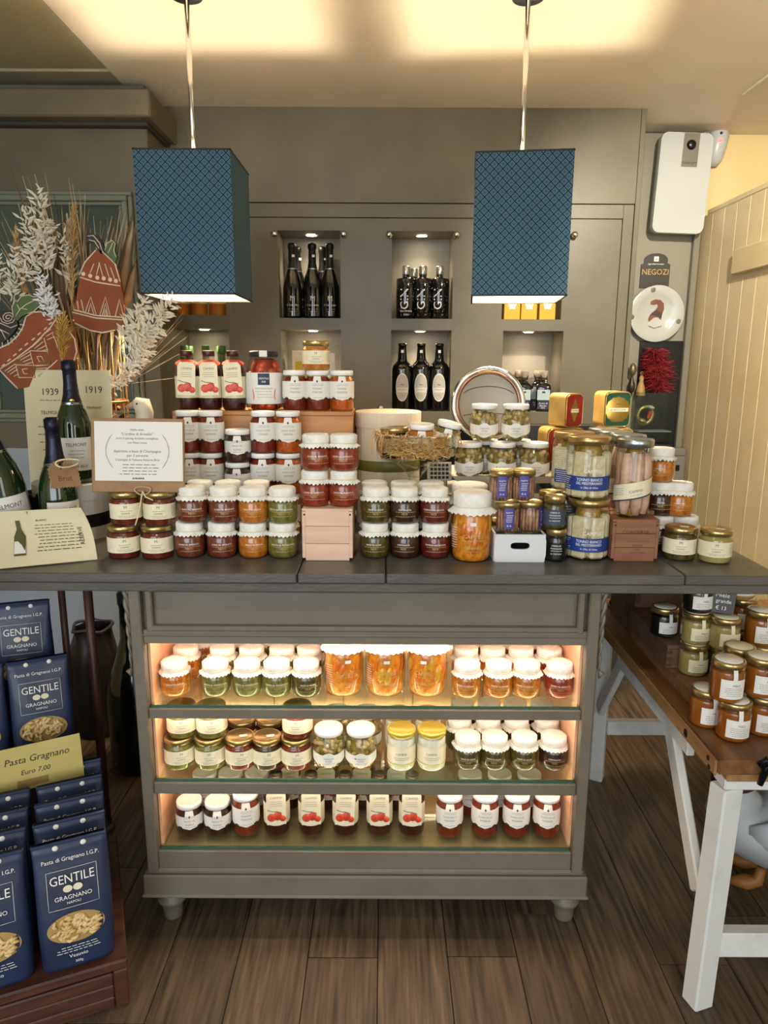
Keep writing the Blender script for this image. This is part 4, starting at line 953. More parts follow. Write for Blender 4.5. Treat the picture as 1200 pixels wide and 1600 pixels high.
tin('green tin with round gold medallion standing behind fillet jars', 941, 988, 612, 668, YT_+.02, '0f3d2a', '15503a', .12, False)
zt_ = min(P(880, 722, YT_).z, P(960, 722, YT_+.02).z)
tb = thing('grey_riser', 'dark grey riser box under the decorated tins', 'box', (XA(920, 2.08, 1.0), 2.092, ZT)); new('box_body', BX((0, 0, (zt_-ZT)/2), (.29, .10, zt_-ZT), mat('riser_grey', '3f3d38', .6), .003), tb); new('top_lip', BX((0, 0, zt_-ZT-.004), (.294, .104, .006), mat('riser_grey', '3f3d38', .6), .001), tb)
# right end jars
GE = 'jars at the right end of the worktop'
put('cloth_capped_jar', clothjar('orange', ('VASETTO', 'CREMA'), 1), 1060, 1.80, ZT+.0872, '', '', 'jar', GE, label='orange cream jar with cloth cap on top of the right end pile')
for px, Y, z, c, lb in ((1030, 1.80, ZT, 'dark', 'dark cloth capped jar beside cedar box, under other cloth jars'), (1029, 1.81, ZT+.0872, 'dark', 'dark cloth capped jar in middle of three beside fillet jar'), (1031, 1.81, ZT+.1744, 'orange', 'orange cloth capped jar topmost beside the tall fillet jar'), (1068, 1.80, ZT, 'dark', 'dark cloth capped jar under the orange jar at right end')):
    put('cloth_capped_jar', clothjar(c, ('CREMA', 'PATÈ'), 2), px, Y, z, '', '', 'jar', GE, label=lb)
put('gold_lidded_jar', goldjar('olive', 'gold', True), 1061, 1.70, ZT, '', '', 'jar', GE, rz=.0, label='dark olive jar with gold lid, second from right end of worktop')
put('gold_lidded_jar', goldjar('creamhoney', 'gold', True), 1117, 1.675, ZT, '', '', 'jar', GE, rz=.0, label='pale fish jar with gold lid, rightmost jar on the worktop')

# ------------------------------------------------------------------ goods on the lit shelves
S1, S2, S3 = ZS
GSH = 'jars on the lit glass shelves'
YA, YB1, YC = 1.655, 1.745, 1.835
def row(items, Y, z, place):
    for px, c in items: cj(c, px, Y, z, place, GSH)
row(((274,'orange'),(338,'green'),(387,'green'),(433,'green'),(479,'olive'),(729,'orange'),(778,'orange'),(822,'orange'),(873,'red')), YA, S1, 'front of top lit shelf')
row(((292,'orange'),(349,'green'),(394,'green'),(441,'green'),(484,'olive'),(727,'orange'),(769,'orange'),(813,'orange'),(857,'red')), YB1, S1, 'second row, top lit shelf')
row(((316,'orange'),(362,'green'),(404,'green'),(449,'green'),(491,'olive'),(727,'orange'),(766,'orange'),(804,'orange'),(845,'red')), YC, S1, 'back row, top lit shelf')
for px, v in ((537,3),(602,5),(667,7)): put('vegetable_jar', vegjar('c', v), px, 1.675, S1-.001, 'big pickled pepper jar', 'middle of top lit shelf', 'jar', 'big vegetable jars', rz=random.uniform(-.3, .3))
# the top shelf is .16 high: the tall jars just clear it
for px, c in ((281,'green'),(329,'green'),(376,'redsauce'),(418,'dark'),(463,'redsauce')): put('gold_lidded_jar', goldjar(c, 'gold', True), px, YA, S2, {'green':'green','redsauce':'red','dark':'dark'}[c]+' preserve jar with gold lid', 'front of middle lit shelf', 'jar', GSH, rz=random.uniform(-.1, .2))
for px, c in ((285,'green'),(331,'green'),(465,'redsauce')): put('gold_lidded_jar', goldjar(c, 'gold', False), px, YA+.01, S2+.0812, {'green':'green','redsauce':'red'}[c]+' preserve jar with gold lid', 'stacked up in middle lit shelf', 'jar', GSH)
for px, c in ((290,'green'),(334,'green'),(379,'redsauce'),(423,'dark'),(468,'redsauce')): put('gold_lidded_jar', goldjar(c, 'gold', True), px, YB1, S2, {'green':'green','redsauce':'red','dark':'dark'}[c]+' preserve jar with gold lid', 'second row, middle lit shelf', 'jar', GSH)
for px, v in ((514,1),(564,2)): put('artichoke_jar', artichoke(v), px, YA+.003, S2, 'round artichoke jar with white lid', 'front of middle lit shelf', 'jar', 'artichoke jars', rz=.0)
for px, v in ((527,3),(574,4)): put('artichoke_jar', artichoke(v), px, YB1+.005, S2, 'round artichoke jar with white lid', 'second row of middle lit shelf', 'jar', 'artichoke jars')
for px in (627, 674): put('white_jar', ricejar(), px, YA, S2, 'white filled jar with yellow lid', 'front of middle lit shelf', 'jar', GSH, rz=0)
for px in (622, 668): put('white_jar', ricejar(), px, YB1, S2, 'white filled jar with yellow lid', 'second row, middle lit shelf', 'jar', GSH, rz=0)
row(((730,'olive'),(772,'olive'),(818,'olive'),(864,'dark')), YA, S2, 'front of middle lit shelf')
row(((717,'olive'),(762,'olive'),(806,'dark'),(853,'dark')), YB1, S2, 'second row, middle lit shelf')
row(((722,'olive'),(763,'olive'),(804,'dark'),(846,'dark')), YC, S2, 'back row, middle lit shelf')
def srow(items, Y, place):
    for px, l1, l2, h in items: sg(px, Y, S3, l1, l2, 'dark' if h < .1 else 'redsauce', h, place)
srow(((297,'RAGÙ DI','SUINO',.089),(341,'RAGÙ DI','SUINO',.089),(385,'FUNGHI','PORCINI',.113),(702,'SUGO ALLA','NONNA',.113),(757,'SUGO ALLA','NONNA',.113),(806,'SUGO ALLA','NONNA',.113),(853,'SUGO ALLA','NONNA',.113)), YA, 'front of bottom lit shelf')
srow(((322,'FUNGHI','PORCINI',.113),(362,'FUNGHI','PORCINI',.113),(403,'FUNGHI','PORCINI',.113),(733,'SUGO ALLA','NONNA',.113),(779,'SUGO ALLA','NONNA',.113),(825,'SUGO ALLA','NONNA',.113)), YB1, 'back of bottom lit shelf')
for px, t in ((433,0),(487,0),(540,.06),(593,-.03),(643,-.02)): put('tomato_bottle', tagbottle(t), px, YA, S3, 'dark tomato bottle with hang tag', 'front of bottom lit shelf', 'bottle', 'tomato bottles with hang tags', rz=0)
for px in (452, 512, 568, 618): put('tomato_bottle', tagbottle(0), px, YB1+.02, S3, 'dark tomato bottle with hang tag', 'back of bottom lit shelf', 'bottle', 'tomato bottles with hang tags')

# ------------------------------------------------------------------ bottles and boxes in the wall niches
YN = YW+.085
def nz(i): return NI[i][2]+.0005
for px in (458, 489, 516): put('prosecco_bottle', prosecco(), px, YN-.03, nz(1), 'black sparkling wine bottle', 'front of upper niche', 'bottle', 'black sparkling wine bottles', rz=0)
for px in (466, 505): put('prosecco_bottle', prosecco(), px, YN+.065, nz(1), 'black sparkling wine bottle', 'rear row of upper niche', 'bottle', 'black sparkling wine bottles', rz=.5)
for k, px in enumerate((634, 660, 686)): put('gin_bottle', gin(k == 0), px, YN-.01, nz(2), 'black gin bottle with vertical lettering', 'in upper niche', 'bottle', 'black gin bottles', rz=0)
put('gin_bottle', gin(False), 646, YN+.075, nz(2), '', '', 'bottle', 'black gin bottles', label='black gin bottle standing behind the other three in upper niche')
for px in (628, 657, 685): put('oval_label_bottle', oilbottle(), px, YN-.02, nz(6), 'black bottle with oval grey label', 'in lower niche', 'bottle', 'black oval label bottles', rz=0)
for px in (818, 848): put('square_bottle', squarebottle(), px, YN-.02, nz(7), 'dark square bottle with pale blue label', 'in lower right niche', 'bottle', 'square vinegar bottles', rz=0)
for px in (808, 838): put('square_bottle', squarebottle(), px, YN+.055, nz(7), 'dark square bottle with clear stopper', 'rear row of lower right niche', 'bottle', 'square vinegar bottles', rz=0)
tb2 = thing('sweet_bag', 'clear bag of orange sweets beside the square bottles in niche', 'bag', (XA(797, YN, 1.3), YN, nz(7)))
new('bag_body', MB().lathe([(0,0),(.036,.004),(.042,.04),(.040,.09),(.032,.12),(.012,.14),(.02,.158),(.026,.165)], mat('orange_sweets', 'b06a36', .35, c2='d89a60', scale=60, coat=.4), 16, mod=lambda i, k, a: (math.sin(5*a+k)*.002, 0)), tb2); new('tie', tie(.0135, .14), tb2)
for px in (292, 325, 350): put('green_capped_bottle', greencap(), px, YN-.02, nz(4), 'clear bottle with green cap', 'in lower left niche', 'bottle', 'green capped bottles', rz=0)
for px in (300, 348): put('green_capped_bottle', greencap(), px, YN+.06, nz(4), 'clear bottle with green cap', 'rear of lower left niche', 'bottle', 'green capped bottles', rz=0)
for px in (284, 311, 340): put('amber_bottle', amberbottle(), px, YN-.02, nz(0), 'amber liquor bottle with cream label', 'niche behind left lamp', 'bottle', 'amber bottles', rz=0)
YBX = mat('yellow_carton', 'c9a21a', .55); 
for k, px in enumerate((796, 822, 850)):
    x = XA(px, YN, nz(3)); t = thing('yellow_carton', 'yellow carton with green cup picture, %s of three in niche behind lamp' % ('leftmost', 'middle', 'rightmost')[k], 'carton', (x, YN-.02, nz(3)), group='yellow cartons')
    new('carton_body', BX((0, 0, .11), (.070, .08, .22), YBX, .0015), t); f = new('picture_panel', BX((0, -.0405, .085), (.034, .001, .034), mat('green_cup', '8f9a3a', .6)), t); new('white_flower', MB().lathe([(0,.001),(.012,.0008),(.018,0)], WINK, 14, T=Matrix.Translation((0, -.041, .06)) @ Matrix.Rotation(PI/2, 4, 'X'), mod=lambda i, k, a: (math.sin(5*a)*.004*(k == 2), 0)), t)
x = XA(474, YN, nz(5)); t = thing('cream_carton', 'cream carton with yellow square in lower niche', 'carton', (x, YN, nz(5))); new('carton_body', BX((0, 0, .13), (.085, .06, .26), CREAMP, .0015), t); new('yellow_square', BX((0, -.0305, .17), (.06, .001, .085), YBX), t)
x = XA(518, YN, nz(5)); t = thing('white_carton', 'narrow white carton beside the cream carton in niche', 'carton', (x, YN, nz(5)), .15); new('carton_body', BX((0, 0, .125), (.028, .09, .25), PAPER, .0015), t); new('printed_panel', BX((0, -.0455, .12), (.02, .001, .1), CREAMP), t)
# ------------------------------------------------------------------ champagne corner, left end of the worktop
KRAFT = mat('kraft_card', '8a6a48', .75, c2='967552', scale=30); SHEET = mat('cream_sheet', 'cfc5a0', .7); SHEETW = mat('white_sheet', 'd8d5cd', .7)
hx_ = XA(118, 1.92, 1.0)
wb_ = thing('black_banded_box', 'white round box with black band under the middle champagne bottle', 'box', (hx_, 1.915, ZT)); WCARD = mat('white_card', 'c9c7c2', .55)
new('body', MB().lathe([(0,0),(.098,0),(.098,.118),(0,.118)], WCARD, 40, smooth=False), wb_); new('band', MB().lathe([(.0984,.034),(.0988,.035),(.0988,.068),(.0984,.069)], BLACK, 40), wb_); new('lid', MB().lathe([(.100,.108),(.100,.149),(.098,.151),(0,.151)], WCARD, 40, smooth=False), wb_)
put('champagne_bottle', champagne(1.0, 0), 121, 1.89, ZT+.1515, '', '', 'bottle', 'champagne bottles', rz=.15, label='green champagne bottle standing on the white round box')
b2 = put('champagne_bottle', champagne(1.04, 0), 97, 1.765, ZT, '', '', 'bottle', 'champagne bottles', rz=.5, label='green champagne bottle with kraft neck tag behind the curled leaflet')
T_ = Matrix.Translation((.004, -.036, .195)) @ Matrix.Rotation(-.42, 4, 'X') @ Matrix.Rotation(.05, 4, 'Y')
ztg = [(-.038+.0038*k, -.036+(.0025 if k % 2 else 0)) for k in range(21)]+[(.038-(.0025 if k % 2 else 0), -.032+.005*k) for k in range(10)]+[(.018, .034), (-.018, .034)]+[(-.038+(.0025 if k % 2 else 0), .014-.005*k) for k in range(9)]
tg_ = new('kraft_tag', MB().prism(ztg, .0015, KRAFT, T=T_), b2); new('lettering', print_on(MB(), [('t', 'Brut', .02, 0, -.012)], mat('kraft_ink', '5b442c', .7), lambda x, z: (x, -.0006, z), T_), tg_)
new('raffia_bow', MB().tube([(.03*math.cos(a)*1.0+.012, -.044-.006*math.sin(2*a), .222+.010*math.sin(a)) for a in [2*PI*k/20 for k in range(20)]], .0022, STRING, 6, closed=True), b2)
put('champagne_bottle', champagne(1.22, 0), 26, 1.738, ZT, '', '', 'bottle', 'champagne bottles', rz=.25, tilt=(0, -.13), label='large leaning champagne bottle at the left edge above the leaflet')
cu_ = thing('dark_jug', 'dark glazed cup with round handle between the champagne bottles', 'cup', (XA(48, 1.83, 1.05), 1.85, ZT)); DG = mat('dark_glaze', '17181a', .25)
new('cup_body', MB().lathe([(0,0),(.03,0),(.034,.05),(.036,.12),(.038,.13),(.035,.13),(.033,.05),(0,.01)], DG, 24), cu_); new('handle', MB().tube([(.034+.03*math.sin(a), -.01, .085+.034*math.cos(a)) for a in [PI*k/12 for k in range(13)]], .004, DG, 8), cu_)
# leaflet curled over the worktop edge
def sheet(name, label, c, n, m, th, par_items=None):      # c: 4 corners tl,tr,br,bl; bend along v
    pass
tl, tr2, br, bl_ = P(-30, 801, 1.64), P(126, 793, 1.668), PZ(152, 874, ZT+.003), P(-30, 912, 1.548)
bl_.z = max(bl_.z, ZT+.003)
def leaf(u, v):                    # u 0..1 left-right, v 0..1 top-bottom
    p = tl.lerp(tr2, u).lerp(bl_.lerp(br, u), v); p = p+Vector((0, .016*math.sin(PI*v), .004*math.sin(PI*v)-.0*u)); p.z = max(p.z, ZT+.0025); return p
lf = thing('leaflet', 'cream leaflet with bottle picture curling over the worktop edge', 'leaflet', (0, 0, 0))
vs = [leaf(i/12, j/12) for i in range(13) for j in range(13)]; fs = [(i*13+j, i*13+j+1, (i+1)*13+j+1, (i+1)*13+j) for i in range(12) for j in range(12)]
m_ = MB().add(vs, fs, SHEET, True); nb = Vector((0, .0012, -.0004)); m_.add([v+nb for v in vs], [f[::-1] for f in fs], SHEET, True); sh_ = new('paper', m_, lf)
wS, hS = (tr2-tl).length, (bl_-tl).length
def on_leaf(x, z): return leaf(x, 1-z)+Vector((0, -.0016, .0011))
def unit(items, m): 
    mb = MB()
    for it in items:
        if it[0] == 't': (v, f) = text2d(it[1], it[2]); x0, z0 = it[3], it[4]
        else: v, f = bars2d(it[1]*wS, it[2], it[3], it[4], it[2]); x0, z0 = it[5], it[6]
        rot = len(it) > 5 and it[-1] == 'v'
        mb.add([on_leaf(x0+((-y if rot else x))/wS, z0+((x if rot else y))/hS) for x, y in v], f, m)
    return mb
new('lettering', unit([('t', 'RÉSERVE', .013, .895, .42, 'v'), ('b', .42, 9, .0085, .0016, .66, .66), ('t', 'BLANC', .008, .56, .76), ('t', 'T', .012, .45, .93)], DINK), sh_)
bp_ = [(-.5,0),(.5,0),(.5,.5),(.2,.72),(.2,1),(-.2,1),(-.2,.72),(-.5,.5)]
new('bottle_picture', MB().add([on_leaf(.33+x*.105*(1), .16+z*.62) for x, z in bp_], [tuple(range(8))], mat('bottle_picture_green', '4d4a25', .6)), sh_)
new('bottle_label_picture', MB().add([on_leaf(.33+x*.10-.0, .19+z*.2)+Vector((0,-.0006,.0004)) for x, z in ((-.5,0),(.5,0),(.5,1),(-.5,1))], [(0,1,2,3)], SHEETW), sh_)
# tall menu card behind the bottles
mc0, mc1 = P(38, 590, 2.06), P(170, 580, 2.03)
po = thing('menu_card', 'tall cream menu card with years printed behind the champagne bottles', 'card', ((mc0.x+mc1.x)/2, 2.02, ZT), (-.05, 0, -.10)); pw_ = (mc1.x-mc0.x)*1.02; ph_ = 1.395-ZT
new('card', BX((0, 0, ph_/2), (pw_, .002, ph_), SHEET), po); new('fold_spine', BX((0.03, -.0014, ph_/2), (.001, .0008, ph_), KRAFT), po)
qf = lambda x, z: (x, -.0018, z)
new('lettering', print_on(MB(), [('t', '1939', .027, -pw_*.2, ph_-.062), ('t', '1919', .027, pw_*.30, ph_-.055), ('t', 'TELMONT', .014, -pw_*.2, ph_-.12), ('t', 'TELMONT', .010, pw_*.30, ph_-.105), ('b', .09, 1, .01, .0015, -pw_*.2, ph_-.085), ('b', .09, 4, .022, .002, -pw_*.2, ph_-.16), ('b', .09, 4, .022, .002, pw_*.27, ph_-.15), ('b', .09, 8, .012, .002, -pw_*.2, ph_-.28), ('b', .09, 8, .012, .002, pw_*.25, ph_-.27)], DINK, qf), po)
# kraft notice board on the gold-lidded jars
zn = ZT+.0812+.0815
n0, n1 = XA(149, 1.68, zn+.01), XA(291, 1.68, zn+.01); nw = n1-n0
no = thing('kraft_notice', 'kraft cardboard notice with white printed sheet and string bow', 'sign', ((n0+n1)/2-.004, 1.672, zn), (-.13, .012, .05))
nh = .176
new('backing_card', BX((0, .006, nh/2), (nw, .010, nh), KRAFT, .002), no); ps = new('printed_sheet', BX((.003, -.0005, nh*.555), (nw-.012, .0015, nh*.80), SHEETW), no)
lines = ['Nella cesta', '"L\'ordine di Arnaldo"', 'trovi il pairing Arnaldo consigliato', 'con Pinot rosso', '', 'Aperitivo a base di Champagne', 'per 2 persone', '2 bottiglie di Telmont Réserve Brut']
new('lettering', print_on(MB(), [('t', t_, .0088 if i in (5, 6, 1) else .0072, .0, nh*.845-i*.0102) for i, t_ in enumerate(lines) if t_]+[('b', .10, 4, .0075, .0016, 0, nh*.375), ('b', .03, 1, .01, .004, 0, nh*.19)], INK, lambda x, z: (x, -.0019, z)), ps)
for s_ in (-1, 1): new('leaf_garland', MB().tube([(s_*(.074-.016*(abs(k-4)/4)**2), -.0018, nh*.56+.010*(k-4)) for k in range(9)], [.0004, .0012, .0008, .0014, .0008, .0014, .0008, .0012, .0004], mat('pale_garland', 'b3b0a0', .7), 4), ps)
bow = MB()
new('string_bow', MB().tube([(.012+.030*math.sin(t)*math.cos(t)*2/(1+math.sin(t)**2)*.9, -.006, .004+.020*math.cos(t)/(1+math.sin(t)**2)*0+.010*math.sin(2*t+1.57)) for t in [2*PI*k/40 for k in range(40)]], .0017, STRING, 6, closed=True), no)
for q in ([(.012, -.007, .004), (.008, -.014, -.03), (.002, -.016, -.06), (-.004, -.016, -.078)], [(.012, -.007, .004), (.020, -.012, -.01), (.038, -.012, -.018)]): new('string_end', MB().tube(q, .0016, STRING, 6), no)

# ------------------------------------------------------------------ dried arrangement in a wire cage
gx, gy = XA(160, 2.14, 1.2), 2.14
cg = thing('wire_cage', 'round golden wire cage holding dried petals and the arrangement', 'cage', (gx, gy, ZT)); CGM = mat('cage_gold', 'b08a4a', .35, .7)
zt1 = P(160, 503, gy).z-ZT; zr2 = P(160, 627, gy).z-ZT
for z in (.02, zr2, zt1-.17*.0-.02): new('ring', MB().tube([(.079*math.cos(a), .079*math.sin(a), z) for a in [2*PI*k/36 for k in range(36)]], .0022 if z != zr2 else .004, CGM, 6, closed=True), cg)
for k in range(15):
    a = 2*PI*(k+.5)/15; b_ = new('bar', MB().tube([(.079*math.cos(a), .079*math.sin(a), .0), (.079*math.cos(a), .079*math.sin(a), zt1)], .0014, CGM, 6), cg); new('bead', MB().lathe([(0,-.007),(.005,-.005),(.007,0),(.005,.005),(0,.007)], CGM, 10, T=Matrix.Translation((.079*math.cos(a), .079*math.sin(a), zt1))), b_)
new('base_plate', MB().lathe([(0,0),(.084,0),(.084,.012),(0,.013)], CGM, 32), cg)
pp = MB(); rr = random.Random(5); PM = [mat('petal_brown', '7a4326', .7), mat('petal_tan', 'b98a58', .7), mat('petal_cream', 'd6bd90', .7), mat('petal_dark', '4a2818', .7)]
for k in range(230):
    a = rr.random()*6.283; q = .072*math.sqrt(rr.uniform(.3, 1)); z = rr.uniform(.02, zt1*.62); s_ = rr.uniform(.010, .02)
    T = Matrix.Translation((q*math.cos(a), q*math.sin(a), z)) @ Matrix.Rotation(rr.random()*6, 4, 'X') @ Matrix.Rotation(rr.random()*6, 4, 'Z')
    pp.add([(-s_,0,0),(-.3*s_,.5*s_,.2*s_),(s_*.8,.3*s_,0),(s_,-.2*s_,.1*s_),(0,-.6*s_,.25*s_)], [(0,1,2,3,4)], PM[k % 4], T=T)
new('dried_petals', pp, cg, kind='stuff')
ar = thing('dried_arrangement', 'dried grass bouquet with white leaf sprays and straw blades', 'flowers', (gx, gy, ZT))
def L_(px, py, Y=gy): return P(px, py, Y)-Vector((gx, gy, ZT))
BL = [mat('blade_tan', '9c8260', .7, c2='b59b76', scale=12), mat('blade_pale', 'c9b48c', .7), mat('blade_brown', '5e4630', .7, c2='745a3e', scale=10)]
base = Vector((0, 0, .30))
def blade(px, py, wd, m, Y, bx=None, bend=0):
    tip = L_(px, py, Y); b0 = L_(*bx, Y) if bx else base+Vector((rr.uniform(-.05, .05), 0, rr.uniform(-.05, .05)))
    pts = [b0.lerp(tip, t)+Vector((bend*math.sin(PI*t), 0, 0)) for t in (0, .25, .5, .75, 1)]
    return new('grass_blade', MB().tube(pts, [wd*.2, wd*.3, wd*.3, wd*.22, .0002], m, 4, sx=4), ar)
for i, (px, py, w_) in enumerate(((18,262,.0045),(35,275,.0035),(43,276,.003),(54,272,.003),(70,270,.003),(84,303,.0025),(107,277,.004),(113,287,.0035),(124,297,.0025),(133,303,.0025),(180,332,.004),(187,330,.004),(168,340,.003),(146,337,.002),(157,345,.002),(207,334,.008),(212,350,.008),(198,345,.007),(2,330,.004),(-10,360,.004),(10,352,.003),(-20,400,.004),(-20,440,.004),(-30,480,.004),(62,300,.0025),(96,320,.003),(5,420,.003),(200,380,.005),(192,352,.004),(213,400,.004),(175,372,.003),(48,330,.003))):
    blade(px, py, w_, BL[i % 2 if i % 5 else 2], gy+.04+.03*((i*7) % 5)/5, bend=rr.uniform(-.01, .01))
for px, py, bx in ((92,375,(100,510)),(84,400,(96,500)),(100,385,(104,505)),(208,345,(185,480)),(203,380,(185,470)),(196,400,(182,480)),(212,410,(195,480))): blade(px, py, .011, BL[2] if px < 110 else BL[0], gy+.03, bx)
for px, py in ((287,488),(286,497),(288,514),(298,522),(290,548),(270,560),(262,545),(280,590)): blade(px, py, .0022, BL[1], gy-.03, (200, 600), bend=-.006)
for k in range(46):
    q = k/46; px, py = -25+240*q+rr.uniform(-8, 8), 300+90*abs(q-.45)+rr.uniform(-25, 70)
    blade(px, py, rr.uniform(.002, .0045), BL[k % 3], gy+.06+.04*rr.random(), (115+60*(q-.5), 560), bend=rr.uniform(-.012, .012))
def pampas(x0, y0, x1, y1, Y, wd, n=200, m=None):
    mb = MB(); a, b_ = L_(x0, y0, Y), L_(x1, y1, Y); d = (b_-a); m = m or mat('pampas_gold', 'a8834e', .8, c2='c4a068', scale=30)
    mb.tube([a, b_], .0015, m, 5)
    for k in range(n):
        t = rr.random(); p = a.lerp(b_, t); w2 = wd*math.sin(PI*(.12+.85*(1-t)))*rr.uniform(.6, 1.1); q = rr.random()*6.28
        e = p+Vector((math.cos(q)*w2, math.sin(q)*w2, 0))+d.normalized()*rr.uniform(.012, .03)
        mb.tube([p, p.lerp(e, .6)+Vector((0, 0, .002)), e], [.0012, .0018, .0003], m, 3, cap=False)
    return new('pampas_plume', mb, ar)
pampas(112, 480, 116, 330, gy-.02, .022); pampas(42, 480, 24, 362, gy-.03, .018, 150); pampas(70, 430, 66, 365, gy+.0, .014, 90); pampas(98, 571, 98, 500, 1.93, .026, 170, mat('seed_gold', 'b48a3c', .7, c2='d0a652', scale=30)); pampas(104, 460, 106, 345, gy+.02, .018, 140, mat('pampas_pale', 'c3ac84', .8))
WL = mat('bleached_leaf', 'd8d0bc', .75, c2='c6bca4', scale=20); WL2 = mat('bleached_leaf_white', 'dcdad6', .75)
def spray(x0, y0, x1, y1, Y, n, ll, m, wid=1.0):
    a, b_ = L_(x0, y0, Y), L_(x1, y1, Y); d = (b_-a).normalized(); root = new('leaf_spray', MB().tube([a, a.lerp(b_, .5)+Vector((.006, 0, 0)), b_], [.0016, .0012, .0005], m, 5), ar)
    mb = MB()
    n = int(n*2.5)
    for k in range(n):
        t = (k+.5)/n*.9+.1; p = a.lerp(b_, t)+Vector((rr.uniform(-1, 1), rr.uniform(-1.5, 1), rr.uniform(-1, 1)))*.012*wid; s_ = 1 if k % 2 else -1
        side = d.cross(Vector((0, -1, 0))).normalized()*s_
        dr = (side*rr.uniform(.2, 1.4)*wid+d*rr.uniform(.1, 1.1)+Vector((0, rr.uniform(-.7, .7), 0))).normalized(); l = ll*rr.uniform(.75, 1.2)*(1.05-.35*t)
        nrm = dr.cross(Vector((rr.uniform(-.3, .3), -1, rr.uniform(-.3, .3)))).normalized()*l*.14; up = dr.cross(nrm).normalized()*l*.06
        p2 = p+dr*l*.12
        mb.add([p2, p2+dr*l*.35+nrm+up, p2+dr*l*.7+nrm*.7+up, p2+dr*l, p2+dr*l*.7-nrm*.7+up, p2+dr*l*.35-nrm+up, p2+dr*l*.5], [(0,6,1),(1,6,2),(2,6,3),(3,6,4),(4,6,5),(5,6,0)], m)
    new('leaves', mb, root, kind='stuff')
for s_ in ((75, 440, 62, 300, gy-.04, 44, .030, WL), (60, 420, 40, 330, gy-.05, 24, .028, WL), (20, 480, 28, 385, gy-.05, 30, .028, WL), (0, 470, -8, 400, gy-.05, 20, .028, WL), (78, 500, 66, 432, gy-.08, 26, .026, WL2), (88, 500, 70, 455, gy-.09, 20, .024, WL2), (110, 450, 98, 370, gy-.0, 24, .026, WL),
           (195, 560, 268, 470, gy-.10, 60, .030, WL), (190, 540, 225, 470, gy-.09, 40, .030, WL), (200, 575, 250, 512, gy-.10, 40, .028, WL), (190, 590, 235, 545, gy-.1, 30, .026, WL), (170, 610, 205, 580, gy-.1, 26, .024, WL), (60, 380, 80, 350, gy-.04, 16, .024, WL), (35, 440, 55, 400, gy-.06, 20, .026, WL)): spray(*s_)
# painted terracotta ornaments
TERRA = mat('terracotta_paint', '7c3c14', .75, c2='8a441a', scale=14); CRL = mat('cream_piping', 'd9bfa6', .6); LGRN = mat('dark_leaf_green', '435a24', .6); BLK2 = mat('ornament_black', '1c1512', .6)
def orn(name, label, Y, outline, th=.014):
    c = P(sum(p[0] for p in outline)/len(outline), max(p[1] for p in outline), Y)
    t = thing(name, label, 'ornament', c); L = lambda px, py, dy=0: P(px, py, Y)-c+Vector((0, dy, 0))
    return t, L
def flat(t, L, name, pts, m, th=.012, dy=0):
    o = [L(*p) for p in pts]; return new(name, MB().prism([(v.x, v.z) for v in o], th, m, T=Matrix.Translation((0, dy, 0))), t)
def line(t, L, name, paths, m=CRL, r=.0022, dy=-.0012, par=None):
    for p in paths: new(name, MB().tube([L(a, b, dy) for a, b in p], r, m, 5), par or t)
Yp = 2.046
po1 = [(150,390),(140,398),(133,408),(127,425),(122,450),(117,478),(114,493),(120,507),(138,517),(158,521),(178,517),(190,508),(194,492),(192,462),(187,432),(180,412),(170,400),(160,392)]
t1, L1_ = orn('pomegranate_ornament', 'tall terracotta pear-shaped ornament with cream patterns on a stick', Yp, po1)
fb = flat(t1, L1_, 'body', po1, TERRA); flat(t1, L1_, 'stem_curl', [(134,366),(142,364),(152,368),(160,380),(164,394),(158,397),(150,386),(140,380),(134,374)], BLK2); lf1 = flat(t1, L1_, 'leaf', [(164,392),(168,380),(176,375),(182,380),(180,392),(184,402),(180,412),(172,402)], LGRN, dy=-.004)
new('stick', MB().tube([L1_(150, 518, .006), L1_(147, 640, .006)], .005, mat('dark_stick', '4a2a1a', .7), 8), t1)
line(t1, L1_, 'cream_line', [[(150,391),(133,410),(124,430)], [(160,393),(180,412),(188,440)], [(125,433),(150,441),(188,447)], [(114,488),(150,497),(194,500)], [(115,484),(150,493),(194,496)], [(118,505),(140,516),(160,520),(180,516)]], par=fb)
line(t1, L1_, 'cream_line', [[(a, b), (c, d)] for a, b, c, d in ((147,412,141,427),(156,410,151,430),(155,410,161,432),(164,412,171,434),(173,418,180,438),(121,470,123,485),(127,468,131,487))], r=.0016, par=fb)
line(t1, L1_, 'cream_zigzag', [[(133,490),(142,464),(151,493)], [(156,494),(165,464),(173,496)], [(180,496),(187,468),(193,494)], [(138,490),(142,474),(147,491)], [(160,494),(165,474),(169,495)], [(163,494),(165,483),(167,494)]], r=.0018, par=fb)
for px, py in ((130,428),(141,431),(152,434),(162,435),(172,437),(181,439)): new('cream_drop', MB().lathe([(0,.002),(.004,.0015),(.006,0)], CRL, 8, T=Matrix.Translation(L1_(px, py, 0)) @ Matrix.Rotation(PI/2, 4, 'X')), fb)
line(t1, L1_, 'curl_line', [[(137,369),(146,368),(156,380),(160,392)], [(139,375),(148,377),(155,388)]], r=.0014)
line(t1, L1_, 'leaf_line', [[(165,391),(168,381),(176,376),(181,381),(179,392),(182,402)], [(170,396),(175,386),(177,380)]], r=.0013, dy=-.0052)
Yq = 2.050
po2 = [(-20,548),(0,545),(15,537),(27,527),(36,512),(41,496),(50,489),(62,487),(74,491),(86,498),(97,503),(110,514),(118,530),(120,550),(114,570),(100,582),(85,590),(60,600),(40,606),(28,607),(14,592),(2,577),(-20,572)]
t2, L2_ = orn('curved_ornament', 'large curved terracotta ornament with cream diamond pattern at left edge', Yq, po2)
